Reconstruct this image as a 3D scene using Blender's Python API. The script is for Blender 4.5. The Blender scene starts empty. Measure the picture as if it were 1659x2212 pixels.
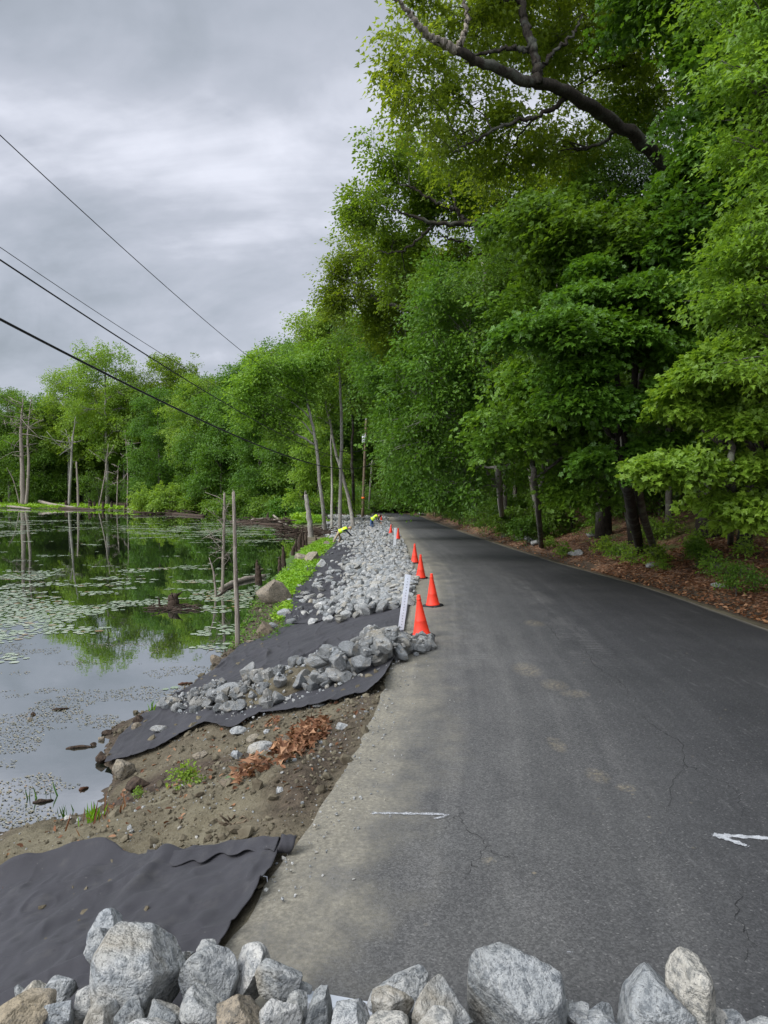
import bpy, bmesh, math, random
import numpy as np
from mathutils import Vector, Matrix, Euler

# ------------------------------------------------------------------ camera
SC = bpy.context.scene
COL = SC.collection
PW, PH, FPX = 1659.0, 2212.0, 1534.0        # picture measured at 1659 x 2212
CX, CY, HZ, CAMZ = 829.5, 1106.0, 1058.0, 2.3
PITCH = math.atan((CY - HZ) / FPX)
cam_d = bpy.data.cameras.new("camera")
cam = bpy.data.objects.new("camera", cam_d)
COL.objects.link(cam)
cam.location = (0, 0, CAMZ)
cam.rotation_euler = (math.pi / 2 - PITCH, 0, 0)
cam_d.sensor_fit = 'VERTICAL'
cam_d.sensor_height = 36.0
cam_d.sensor_width = 27.0
cam_d.lens = 36.0 * FPX / PH
cam_d.clip_start = 0.05
cam_d.clip_end = 3000
SC.camera = cam

SC.render.engine = 'CYCLES'
SC.cycles.max_bounces = 8
SC.cycles.diffuse_bounces = 5
SC.cycles.glossy_bounces = 3
SC.cycles.transmission_bounces = 3
SC.cycles.transparent_max_bounces = 8
SC.cycles.caustics_reflective = False
SC.cycles.caustics_refractive = False
SC.cycles.sample_clamp_indirect = 4.0
SC.view_settings.view_transform = 'Standard'
SC.view_settings.look = 'None'
SC.view_settings.gamma = 1.0
SC.view_settings.exposure = 1.0

# ------------------------------------------------------------------ node helper
class NT:
    def __init__(s, tree):
        s.t = tree; s.n = tree.nodes; s.l = tree.links
    def node(s, typ, **kw):
        nd = s.n.new(typ)
        for k, v in kw.items(): setattr(nd, k, v)
        return nd
    def put(s, sock, v):
        if isinstance(v, bpy.types.NodeSocket): s.l.new(v, sock)
        elif v is not None:
            if isinstance(v, (tuple, list)) and len(v) == 3 and sock.type == 'RGBA': v = (*v, 1)
            sock.default_value = v
    def math(s, op, a, b=None, c=None, clamp=False):
        m = s.node('ShaderNodeMath', operation=op, use_clamp=clamp)
        s.put(m.inputs[0], a)
        if b is not None: s.put(m.inputs[1], b)
        if c is not None: s.put(m.inputs[2], c)
        return m.outputs[0]
    def mix(s, f, a, b, blend='MIX'):
        m = s.node('ShaderNodeMix', data_type='RGBA', blend_type=blend)
        s.put(m.inputs[0], f); s.put(m.inputs[6], a); s.put(m.inputs[7], b)
        return m.outputs[2]
    def noise(s, vec, scale, detail=4, rough=0.55, dist=0.0, col=False):
        m = s.node('ShaderNodeTexNoise')
        if vec is not None: s.l.new(vec, m.inputs['Vector'])
        m.inputs['Scale'].default_value = scale
        m.inputs['Detail'].default_value = detail
        m.inputs['Roughness'].default_value = rough
        m.inputs['Distortion'].default_value = dist
        return m.outputs['Color' if col else 'Fac']
    def voro(s, vec, scale, feature='F1', out='Distance', rand=1.0):
        m = s.node('ShaderNodeTexVoronoi', feature=feature)
        if vec is not None: s.l.new(vec, m.inputs['Vector'])
        m.inputs['Scale'].default_value = scale
        m.inputs['Randomness'].default_value = rand
        return m.outputs[out]
    def rng(s, v, a, b, c=0.0, d=1.0, smooth=False):
        m = s.node('ShaderNodeMapRange', interpolation_type='SMOOTHSTEP' if smooth else 'LINEAR')
        m.clamp = True
        s.put(m.inputs[0], v)
        for i, q in enumerate((a, b, c, d)): s.put(m.inputs[i + 1], q)
        return m.outputs[0]
    def ramp(s, f, stops):
        m = s.node('ShaderNodeValToRGB')
        e = m.color_ramp.elements
        while len(e) < len(stops): e.new(0.5)
        for el, (p, c) in zip(e, stops):
            el.position = p; el.color = (*c, 1)
        s.l.new(f, m.inputs[0])
        return m.outputs[0]
    def attr(s, name, out='Fac'):
        m = s.node('ShaderNodeAttribute'); m.attribute_name = name
        return m.outputs[out]
    def coord(s, which='Object'):
        return s.node('ShaderNodeTexCoord').outputs[which]
    def pos(s):
        return s.node('ShaderNodeNewGeometry').outputs['Position']
    def sep(s, v):
        m = s.node('ShaderNodeSeparateXYZ'); s.l.new(v, m.inputs[0]); return m.outputs
    def comb(s, x, y, z):
        m = s.node('ShaderNodeCombineXYZ')
        for i, q in enumerate((x, y, z)): s.put(m.inputs[i], q)
        return m.outputs[0]
    def scl(s, v, k):
        m = s.node('ShaderNodeMapping'); s.l.new(v, m.inputs[0]); m.inputs['Scale'].default_value = k
        return m.outputs[0]
    def bump(s, h, strength=0.5, dist=0.02, nrm=None):
        m = s.node('ShaderNodeBump')
        m.inputs['Strength'].default_value = strength; m.inputs['Distance'].default_value = dist
        s.l.new(h, m.inputs['Height'])
        if nrm is not None: s.l.new(nrm, m.inputs['Normal'])
        return m.outputs[0]
    def pbsdf(s, color, rough=0.8, spec=0.5, normal=None, metal=0.0, ior=None):
        p = s.node('ShaderNodeBsdfPrincipled')
        s.put(p.inputs['Base Color'], color); s.put(p.inputs['Roughness'], rough)
        s.put(p.inputs['Specular IOR Level'], spec); s.put(p.inputs['Metallic'], metal)
        if ior: p.inputs['IOR'].default_value = ior
        if normal is not None: s.l.new(normal, p.inputs['Normal'])
        return p.outputs[0]
    def out(s, shader):
        o = s.node('ShaderNodeOutputMaterial'); s.l.new(shader, o.inputs[0])

def new_mat(name):
    m = bpy.data.materials.new(name); m.use_nodes = True
    m.node_tree.nodes.clear()
    return m, NT(m.node_tree)

# ------------------------------------------------------------------ sky: overcast clouds over a Nishita sky
SUN_EL, SUN_AZ = math.radians(42), math.radians(-118)     # azimuth from +Y towards +X
world = bpy.data.worlds.new("World"); SC.world = world
world.use_nodes = True
world.node_tree.nodes.clear()
w = NT(world.node_tree)
sky = w.node('ShaderNodeTexSky', sky_type='NISHITA')
sky.sun_disc = False
sky.sun_elevation = SUN_EL
sky.sun_rotation = SUN_AZ
bgA = w.node('ShaderNodeBackground'); w.l.new(sky.outputs[0], bgA.inputs[0]); bgA.inputs[1].default_value = 0.1
dirv = w.coord('Generated')
dx, dy, dz = w.sep(dirv)
den = w.math('ADD', w.math('MAXIMUM', dz, 0.0), 0.42)
px = w.math('DIVIDE', dx, den); py = w.math('DIVIDE', dy, den)
pv = w.comb(w.math('MULTIPLY', px, 1.5), w.math('MULTIPLY', py, 2.1), 5.2)
n1 = w.noise(pv, 1.15, 6, 0.54, 0.9)
n2 = w.noise(w.scl(pv, (1, 1, 1)), 2.6, 4, 0.5, 0.3)
n3 = w.noise(pv, 6.5, 5, 0.6, 0.4)
cl = w.math('ADD', w.math('ADD', w.math('MULTIPLY', n1, 0.60), w.math('MULTIPLY', n2, 0.30)), w.math('MULTIPLY', n3, 0.10))
# one long bright break between two cloud banks, about 24 degrees up
ws = w.math('SUBTRACT', dz, w.math('ADD', 0.43, w.math('MULTIPLY', w.math('SUBTRACT', w.noise(pv, 1.4, 4), 0.5), 0.22)))
band = w.math('SUBTRACT', 1.0, w.rng(w.math('ABSOLUTE', ws), 0.015, 0.11, 0, 1, True))
cl = w.math('ADD', cl, w.math('MULTIPLY', band, 0.13))
ccol = w.ramp(cl, [(0.36, (0.265, 0.295, 0.335)), (0.47, (0.345, 0.375, 0.430)), (0.57, (0.430, 0.455, 0.52)), (0.70, (0.65, 0.67, 0.75))])
side = w.math('ADD', w.math('MULTIPLY', dx, -0.72), w.math('MULTIPLY', dy, -0.69))  # unseen sky behind and left brightened to throw more light on the foliage
sky_gain = w.math('MULTIPLY', w.rng(dz, 0.60, 0.97, 0.65, 1.75, True), w.rng(side, 0.0, 0.75, 1.0, 3.4, True))
ccol2 = w.mix(1.0, ccol, w.comb(sky_gain, sky_gain, sky_gain), 'MULTIPLY')
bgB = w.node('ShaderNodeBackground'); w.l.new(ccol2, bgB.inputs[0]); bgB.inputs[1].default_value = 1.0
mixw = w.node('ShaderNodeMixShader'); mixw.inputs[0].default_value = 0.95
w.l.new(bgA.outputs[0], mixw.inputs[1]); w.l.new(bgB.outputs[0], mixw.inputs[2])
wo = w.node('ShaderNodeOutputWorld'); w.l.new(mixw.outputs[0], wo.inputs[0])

sun_d = bpy.data.lights.new("sun", 'SUN'); sun_d.energy = 1.5; sun_d.angle = math.radians(40)
sun_d.color = (1.0, 0.97, 0.92)
sun = bpy.data.objects.new("sun", sun_d); COL.objects.link(sun)
sdir = Vector((math.sin(SUN_AZ) * math.cos(SUN_EL), math.cos(SUN_AZ) * math.cos(SUN_EL), math.sin(SUN_EL)))
sun.rotation_euler = sdir.to_track_quat('Z', 'Y').to_euler()
sun.location = (0, 0, 60)

# ------------------------------------------------------------------ object helpers
def tag(o, label=None, cat=None, group=None, kind=None):
    if label: o['label'] = label
    if cat: o['category'] = cat
    if group: o['group'] = group
    if kind: o['kind'] = kind
    return o

def empty(name, loc=(0, 0, 0), rot=(0, 0, 0), parent=None):
    o = bpy.data.objects.new(name, None); COL.objects.link(o)
    o.location = loc; o.rotation_euler = rot
    o.empty_display_size = 0.2
    if parent: o.parent = parent
    return o

def link(name, me, parent=None, loc=None, rot=None, scale=None):
    o = bpy.data.objects.new(name, me); COL.objects.link(o)
    if parent: o.parent = parent
    if loc is not None: o.location = loc
    if rot is not None: o.rotation_euler = rot
    if scale is not None: o.scale = scale
    return o

def copy_tree(o, parent=None):
    c = o.copy(); COL.objects.link(c)
    if parent: c.parent = parent
    for ch in o.children: copy_tree(ch, c)
    return c

class MB:
    """collects verts / faces (numpy) and builds ONE mesh"""
    def __init__(s):
        s.v = []; s.f = []; s.a = []; s.n = 0     # f: (array (k,m), material index)
    def add(s, v, f, mi=0, lv=0.0):
        v = np.asarray(v, dtype=np.float64).reshape(-1, 3)
        s.v.append(v)
        if not isinstance(f, list) or (len(f) and not isinstance(f[0], np.ndarray)): f = [np.asarray(f)]
        for q in f:
            if len(q): s.f.append((np.asarray(q, dtype=np.int64) + s.n, mi))
        s.a.append(np.full(len(v), lv) if np.isscalar(lv) else np.asarray(lv, float))
        s.n += len(v)
    def mesh(s, name, mats, smooth=True):
        me = bpy.data.meshes.new(name)
        if not isinstance(mats, (list, tuple)): mats = [mats]
        for m in mats: me.materials.append(m)
        v = np.concatenate(s.v) if s.v else np.zeros((0, 3))
        me.vertices.add(len(v)); me.vertices.foreach_set('co', v.astype(np.float32).ravel())
        loops = np.concatenate([q.ravel() for q, _ in s.f])
        tot = np.concatenate([np.full(len(q), q.shape[1]) for q, _ in s.f])
        mi = np.concatenate([np.full(len(q), m) for q, m in s.f])
        start = np.concatenate([[0], np.cumsum(tot)[:-1]])
        me.loops.add(len(loops)); me.loops.foreach_set('vertex_index', loops.astype(np.int32))
        me.polygons.add(len(tot)); me.polygons.foreach_set('loop_start', start.astype(np.int32))
        me.polygons.foreach_set('material_index', mi.astype(np.int32))
        me.polygons.foreach_set('use_smooth', np.full(len(tot), smooth))
        me.update(calc_edges=True)
        at = me.attributes.new('lv', 'FLOAT', 'POINT')
        at.data.foreach_set('value', np.concatenate(s.a).astype(np.float32))
        return me
    def build(s, name, mats, parent=None, smooth=True, loc=None, rot=None):
        return link(name, s.mesh(name, mats, smooth), parent, loc, rot)

def unit(a):
    a = np.asarray(a, float)
    return a / np.maximum(np.linalg.norm(a, axis=-1, keepdims=True), 1e-9)

def tube(mb, pts, radii, sides=8, mi=0, lv=0.0, cap=True, wob=0.0, rng=None):
    P = np.asarray(pts, float); n = len(P)
    R = np.broadcast_to(np.asarray(radii, float), (n,))
    T = np.gradient(P, axis=0); T = unit(T)
    ref = np.array([0, 0, 1.0]) if abs(T[0][2]) < 0.9 else np.array([1.0, 0, 0])
    V = []
    ang = np.arange(sides) * 2 * np.pi / sides
    a = unit(np.cross(T[0], ref))
    for i in range(n):
        a = a - T[i] * np.dot(a, T[i]); a = a / max(np.linalg.norm(a), 1e-9)
        b = np.cross(T[i], a)
        r = R[i]
        if wob and rng is not None: rr = r * (1 + wob * rng.uniform(-1, 1, sides))
        else: rr = np.full(sides, r)
        V.append(P[i] + (np.cos(ang) * rr)[:, None] * a + (np.sin(ang) * rr)[:, None] * b)
    V = np.concatenate(V)
    i = np.arange(n - 1)[:, None] * sides; j = np.arange(sides)[None, :]; j2 = (j + 1) % sides
    q = np.stack([i + j, i + j2, i + sides + j2, i + sides + j], -1).reshape(-1, 4)
    fs = [q]
    if cap:
        fs.append(np.arange(sides)[::-1][None, :]); fs.append((np.arange(sides) + (n - 1) * sides)[None, :])
    mb.add(V, fs, mi, lv)

def smooth_path(ctrl, n):
    """Catmull-Rom through control points"""
    C = np.asarray(ctrl, float)
    if len(C) == 2:
        return C[0] + (C[1] - C[0]) * np.linspace(0, 1, n)[:, None]
    E = np.vstack([2 * C[0] - C[1], C, 2 * C[-1] - C[-2]])
    t = np.linspace(0, len(C) - 1 - 1e-6, n); k = t.astype(int); u = (t - k)[:, None]
    p0, p1, p2, p3 = E[k], E[k + 1], E[k + 2], E[k + 3]
    return 0.5 * (2 * p1 + (p2 - p0) * u + (2 * p0 - 5 * p1 + 4 * p2 - p3) * u ** 2 + (3 * p1 - p0 - 3 * p2 + p3) * u ** 3)

# ------------------------------------------------------------------ numpy noise
def _hash(ix, iy, iz, seed):
    h = (ix.astype(np.int64) * 374761393 + iy.astype(np.int64) * 668265263 + iz.astype(np.int64) * 2147483647 + seed * 1274126177) & 0xFFFFFFFF
    h = ((h ^ (h >> 13)) * 1274126177) & 0xFFFFFFFF
    h = ((h ^ (h >> 16)) * 2246822519) & 0xFFFFFFFF
    return ((h ^ (h >> 15)) & 0xFFFFFF) / float(0xFFFFFF) * 2 - 1

def vnoise(x, y, z=None, seed=0):
    x = np.asarray(x, float); y = np.asarray(y, float)
    z = np.zeros_like(x) if z is None else np.asarray(z, float)
    fx, fy, fz = np.floor(x), np.floor(y), np.floor(z)
    u, v, w_ = x - fx, y - fy, z - fz
    u = u * u * u * (u * (u * 6 - 15) + 10); v = v * v * v * (v * (v * 6 - 15) + 10); w_ = w_ * w_ * (3 - 2 * w_)
    r = 0
    for a in (0, 1):
        for b in (0, 1):
            for c in (0, 1):
                wt = (u if a else 1 - u) * (v if b else 1 - v) * (w_ if c else 1 - w_)
                r = r + wt * _hash(fx + a, fy + b, fz + c, seed)
    return r

def fbm(x, y, z=None, octs=4, seed=0, gain=0.5):
    r = 0; amp = 1; k = 1; tot = 0
    for o in range(octs):
        r = r + amp * vnoise(np.asarray(x) * k + o * 17.3, np.asarray(y) * k - o * 9.1, None if z is None else np.asarray(z) * k, seed + o)
        tot += amp; amp *= gain; k *= 2.03
    return r / tot

def sstep(x, a, b):
    t = np.clip((np.asarray(x, float) - a) / (b - a), 0, 1); return t * t * (3 - 2 * t)

# ------------------------------------------------------------------ terrain
ZW = -1.4
_yl = np.array([-12, 0, 3.6, 5, 6.8, 8.4, 10.4, 16, 20.7, 25, 32, 41, 59, 75, 88, 100])
_xl = np.array([-1.9, -1.25, -.82, -.5, -.2, .0, .14, .6, .86, .9, .85, .77, .6, .45, .25, -.2])
_yr = np.array([-12, 0, 12.7, 16, 19, 22, 26.5, 34.6, 51, 70, 88, 100])
_xr = np.array([8.0, 7.0, 6.9, 7.0, 7.0, 6.75, 6.4, 6.1, 5.67, 5.4, 5.0, 4.6])
_ys = np.array([-12, 3, 5, 7.5, 8.1, 9, 9.6, 11.1, 13.45, 14.9, 18, 23.5, 30, 36, 50, 62, 75, 90, 100])
_xs = np.array([-5.2, -4.7, -4.4, -4.1, -3.3, -3.45, -3.8, -4.1, -3.6, -3.5, -3.6, -4.2, -4.7, -5.0, -6.2, -7.4, -9, -12, -17])
_fx = np.array([-260, -110, -83, -60, -43, -29, -17, -12, -9])
_fy = np.array([170, 158, 146, 136, 123, 111, 101, 92, 70])
CURVE = np.array([(2.62, 88), (1.4, 97), (-1.8, 106), (-7.5, 116), (-15, 125.5), (-26, 134), (-45, 145), (-80, 160), (-130, 176)], float)
CURVE = smooth_path(np.c_[CURVE, np.zeros(len(CURVE))], 60)[:, :2]

def xl(y): return np.interp(y, _yl, _xl)
def xr(y): return np.interp(y, _yr, _xr)
def xs(y): return np.interp(y, _ys, _xs)
def zroad(y): return np.where(np.asarray(y) < 78, -0.0143 * np.asarray(y), -1.115)

def terrain(x, y, detail=True):
    x = np.asarray(x, float); y = np.asarray(y, float)
    L, R, S, Z = xl(y), xr(y), xs(y), zroad(y)
    # right: shallow gutter, leaf bank, wooded hillside
    s = np.maximum(x - R, 0)
    zr_ = Z - 0.03 - 0.07 * sstep(s, 0, .35) * (1 - sstep(s, .5, 1.2)) + 0.25 * np.maximum(s - .5, 0) + 0.09 * np.maximum(s - 4, 0) - 0.2 * np.maximum(s - 45, 0)
    # left: bank down to the pond
    t = (L - x) / np.maximum(L - S, .5)
    near = np.clip(t, 0, 1) ** 1.05
    far = np.interp(t, [0, .12, .6, 1], [0, .10, .86, 1.0])
    k = sstep(y, 16, 22)
    p = near * (1 - k) + far * k
    zl_ = Z - 0.03 + (ZW - Z + .03) * np.where(t > 0, p, 0) - np.clip(t - 1, 0, 5) * 1.1
    zl_ = np.maximum(zl_, -2.9)
    d = y - np.interp(x, _fx, _fy)
    zB = np.where(d > 0, np.minimum(ZW + .045 * d, -1.1) + .22 * np.clip(d - 42, 0, 60), np.maximum(ZW + .1 * d, -2.9))
    zl2 = np.where(y > 55, np.maximum(zl_, zB), zl_)
    z = np.where(x > R, zr_, np.where(x < L, zl2, Z - 0.03))
    back = np.where((y > 100) & (x > -20), np.minimum(ZW + .045 * np.maximum(d, 0), -1.1) + .22 * np.clip(d - 42, 0, 60), -9)
    z = np.maximum(z, back)
    # flatten under the bend
    m = y > 86
    if np.any(m):
        xm, ym = np.atleast_1d(x)[np.atleast_1d(m)] if x.ndim else x, None
        q = np.stack([np.broadcast_to(x, m.shape)[m], np.broadcast_to(y, m.shape)[m]], -1)
        dd = np.sqrt(((q[:, None, :] - CURVE[None, :, :]) ** 2).sum(-1)).min(1)
        kk = 1 - sstep(dd, 3.4, 7)
        z = np.array(z, float); zz = z[m]; z[m] = zz * (1 - kk) + (-1.15) * kk
    if detail:
        # raw dug soil, rough
        bank = sstep(t, .0, .08) * (x < L)
        rough = bank * (1 - sstep(y, 30, 60))
        lump = fbm(x / .9, y / .9, octs=4, seed=5) * .07 + np.abs(fbm(x / .22, y / .22, octs=3, seed=9)) * .05
        z = z + rough * lump * np.where(y < 8.8, 1.0, .6)
        hump = np.exp(-((x + 1.5) / .9) ** 2 - ((y - 6.3) / .55) ** 2) * .16 + np.exp(-((x + .9) / .5) ** 2 - ((y - 5.9) / .5) ** 2) * .08
        z = z + hump * bank
        gul = np.exp(-((y - 7.6 - (x + 2.6) * .25) / .35) ** 2) * sstep(-x, 1.6, 2.6) * (1 - sstep(-x, 3.2, 3.7)) * .18
        z = z - gul * bank
        wood = sstep(x - R, .3, 1.5)
        z = z + wood * (fbm(x / 3.1, y / 3.1, octs=4, seed=21) * .22 + fbm(x / .5, y / .5, octs=2, seed=23) * .04)
        shore = sstep(d, 0, 8) * (y > 80) * (x < L - 4)
        z = z + shore * fbm(x / 4., y / 4., octs=3, seed=31) * .15
    return z

def T1(x, y, detail=True):
    return float(terrain(np.array([x]), np.array([y]), detail)[0])

def ray(u, v):
    r, up = (u - CX) / FPX, (CY - v) / FPX
    ca, sa = math.cos(PITCH), math.sin(PITCH)
    return np.array([r, ca + sa * up, -sa + ca * up])
def atz(u, v, z):
    d = ray(u, v); return np.array([0, 0, CAMZ]) + d * (z - CAMZ) / d[2]
def aty(u, v, Y):
    d = ray(u, v); return np.array([0, 0, CAMZ]) + d * Y / d[1]
_tt = np.geomspace(1.2, 260, 420)
def hit(u, v, water=True):
    d = ray(u, v); tt = _tt
    for _ in range(2):
        p = np.array([0, 0, CAMZ]) + tt[:, None] * d
        z = terrain(p[:, 0], p[:, 1])
        if water: z = np.maximum(z, ZW)
        i = np.argmax(p[:, 2] < z)
        if i == 0:
            if tt is _tt: return p[-1]
            i = len(tt) - 1
        lo, hi = tt[i - 1], tt[i]
        tt = np.linspace(lo, hi, 24)
    return p[i]
# ------------------------------------------------------------------ materials
M = {}
def mat_ground():
    m, n = new_mat('soil'); P = n.pos()
    lit, gra, wet = n.attr('litter'), n.attr('grassy'), n.attr('dark')
    a = n.noise(P, 1.6, 6, .6); b = n.noise(P, 14, 5, .65); c = n.noise(P, 70, 3, .6)
    dirt = n.ramp(a, [(.32, (.090, .075, .048)), (.5, (.142, .124, .080)), (.68, (.190, .170, .115))])
    dirt = n.mix(n.rng(b, .3, .7), n.mix(1, dirt, (.68, .66, .62), 'MULTIPLY'), dirt)
    dirt = n.mix(n.rng(c, .58, .72), dirt, (.20, .185, .145))
    dirt = n.mix(wet, dirt, n.mix(n.rng(b, .35, .65), (.030, .022, .016), (.085, .062, .043)))
    v = n.voro(P, 16, 'F1', 'Color')
    vr = n.sep(v)[0]
    leaf = n.ramp(vr, [(.0, (.07, .042, .026)), (.35, (.17, .088, .05)), (.7, (.28, .155, .09)), (1., (.40, .26, .17))])
    leaf = n.mix(n.rng(n.noise(P, 1.1, 4), .38, .62), n.mix(1, leaf, (.35, .33, .33), 'MULTIPLY'), leaf)
    grass = n.ramp(n.noise(P, 5, 5, .7), [(.3, (.03, .055, .012)), (.55, (.075, .14, .028)), (.75, (.14, .22, .05))])
    col = n.mix(lit, dirt, leaf); col = n.mix(gra, col, grass)
    h = n.math('ADD', n.math('MULTIPLY', b, .6), n.math('MULTIPLY', n.noise(P, 45, 5, .7), .5))
    vb = n.voro(P, 38, 'F1')
    h = n.math('SUBTRACT', h, n.math('MULTIPLY', n.rng(vb, 0, .5), .25))
    n.out(n.pbsdf(col, .92, .25, n.bump(h, .9, .035)))
    return m

def mat_asphalt():
    m, n = new_mat('asphalt'); P = n.pos()
    x, y, z = n.sep(P)
    s = n.attr('across'); e = n.attr('edge_r')
    big = n.noise(P, .55, 5, .6); med = n.noise(n.scl(P, (1, .35, 1)), 3.5, 5, .6); fine = n.noise(P, 160, 3, .75); gran = n.voro(P, 95, 'F1', 'Color')
    g = n.sep(gran)[0]
    base = n.mix(n.rng(big, .3, .7), (.030, .0305, .032), (.048, .048, .049))
    base = n.mix(n.rng(g, .25, .98), n.mix(1, base, (.76, .76, .76), 'MULTIPLY'), n.mix(1, base, (1.32, 1.32, 1.32), 'MULTIPLY'))
    base = n.mix(n.rng(g, .972, .985), base, (.105, .103, .10))
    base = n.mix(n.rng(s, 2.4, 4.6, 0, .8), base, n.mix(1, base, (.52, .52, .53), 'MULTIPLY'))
    # worn paler strip along the outer lane, dust
    wear = n.math('MULTIPLY', n.rng(s, 3.6, .9, 0, 1, True), n.rng(med, .25, .75, .45, 1))
    base = n.mix(n.math('MULTIPLY', wear, .75), base, n.mix(n.rng(g, .1, .95), (.075, .074, .070), (.150, .147, .138)))
    wob = n.math('ADD', s, n.math('MULTIPLY', n.math('SUBTRACT', n.noise(P, 2.2, 6, .62), .5), 1.7))
    far = n.rng(y, 8, 24, 0, .45)
    wob = n.math('SUBTRACT', wob, far)
    dust = n.math('POWER', n.rng(wob, 1.15, -.1, 0, 1, True), 1.3)
    fineb = n.noise(P, 30, 4, .7)
    sand = n.mix(n.rng(fineb, .3, .7), (.165, .150, .112), (.29, .268, .208))
    sand = n.mix(n.rng(g, .05, .95, .0, .6), sand, n.mix(1, sand, (.55, .55, .56), 'MULTIPLY'))
    base = n.mix(n.math('MULTIPLY', dust, n.rng(fineb, .2, .6, .62, .98)), base, sand)
    # tan dirt dropped on the lane
    spots = [(2.22, 8.2, .13, .13), (2.08, 8.6, .12, .2), (1.9, 9.4, .14, .3), (2.75, 12.9, .14, .25), (1.75, 5.75, .07, .12), (1.9, 5.5, .06, .06), (1.6, 6.5, .06, .16), (.66, 4.4, .035, .04)]
    tot = None
    for (sx, sy, rx, ry) in spots:
        dx = n.math('DIVIDE', n.math('SUBTRACT', x, sx), rx); dy = n.math('DIVIDE', n.math('SUBTRACT', y, sy), ry)
        d = n.math('ADD', n.math('MULTIPLY', dx, dx), n.math('MULTIPLY', dy, dy))
        q = n.rng(d, 2.2, 0, 0, 1)
        tot = q if tot is None else n.math('MAXIMUM', tot, q)
    tn = n.noise(P, 26, 6, .8)
    tan = n.math('MULTIPLY', n.math('POWER', tot, .7), n.rng(tn, .44, .70))
    spk = n.math('MULTIPLY', n.rng(n.voro(P, 5.5, 'F1'), .10, .03), n.rng(n.noise(P, 1.3, 3), .5, .62))
    tan = n.math('MAXIMUM', tan, n.math('MULTIPLY', spk, .8))
    base = n.mix(n.math('MULTIPLY', tan, .62), base, (.26, .215, .135))
    # pale scuffs dragged along the lane
    sc = n.noise(n.scl(P, (6, .5, 1)), 2.2, 6, .7)
    base = n.mix(n.math('MULTIPLY', n.rng(sc, .60, .75), n.rng(big, .4, .6, 0, .4)), base, (.17, .17, .165))
    # caterpillar tread prints
    wv = n.node('ShaderNodeTexWave', wave_type='BANDS', bands_direction='Y'); n.l.new(P, wv.inputs[0])
    wv.inputs['Scale'].default_value = 2.6; wv.inputs['Distortion'].default_value = 1.2; wv.inputs['Detail'].default_value = 3
    lanes = n.math('MAXIMUM', n.rng(n.math('ABSOLUTE', n.math('SUBTRACT', s, 2.9)), .38, .2), n.rng(n.math('ABSOLUTE', n.math('SUBTRACT', s, 1.15)), .33, .2))
    tr = n.math('MULTIPLY', n.math('MULTIPLY', n.rng(wv.outputs['Fac'], .55, .9), lanes), n.math('MULTIPLY', n.rng(y, 9, 11), n.math('MULTIPLY', n.rng(y, 24, 18), n.rng(med, .42, .58))))
    base = n.mix(n.math('MULTIPLY', tr, .35), base, (.18, .175, .165))
    lane = n.noise(n.comb(n.math('MULTIPLY', s, 2.2), n.math('MULTIPLY', y, .045), 0.), 1.6, 4, .6)
    base = n.mix(n.rng(lane, .48, .70, 0, .42), base, n.mix(1, base, (1.75, 1.72, 1.66), 'MULTIPLY'))
    # sandy right rim
    base = n.mix(n.math('MULTIPLY', n.rng(n.math('ADD', e, n.math('MULTIPLY', n.math('SUBTRACT', fineb, .5), .3)), .22, .02), .8), base, (.20, .18, .145))
    h = n.math('ADD', n.math('MULTIPLY', n.sep(gran)[1], .5), fine)
    n.out(n.pbsdf(base, n.rng(dust, 0, 1, .70, .92), .35, n.bump(h, .55, .006)))
    return m

def mat_plain(name, col, rough=.7, spec=.4, metal=0., var=.2, scale=8, bump=.0, bscale=30):
    m, n = new_mat(name); P = n.coord('Object')
    c2 = tuple(q * (1 - var) for q in col); c3 = tuple(min(1, q * (1 + var)) for q in col)
    c = n.mix(n.rng(n.noise(P, scale, 5, .6), .3, .7), c2, c3)
    nm = n.bump(n.noise(P, bscale, 5, .65), bump, .01) if bump else None
    n.out(n.pbsdf(c, rough, spec, nm, metal)); return m

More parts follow.
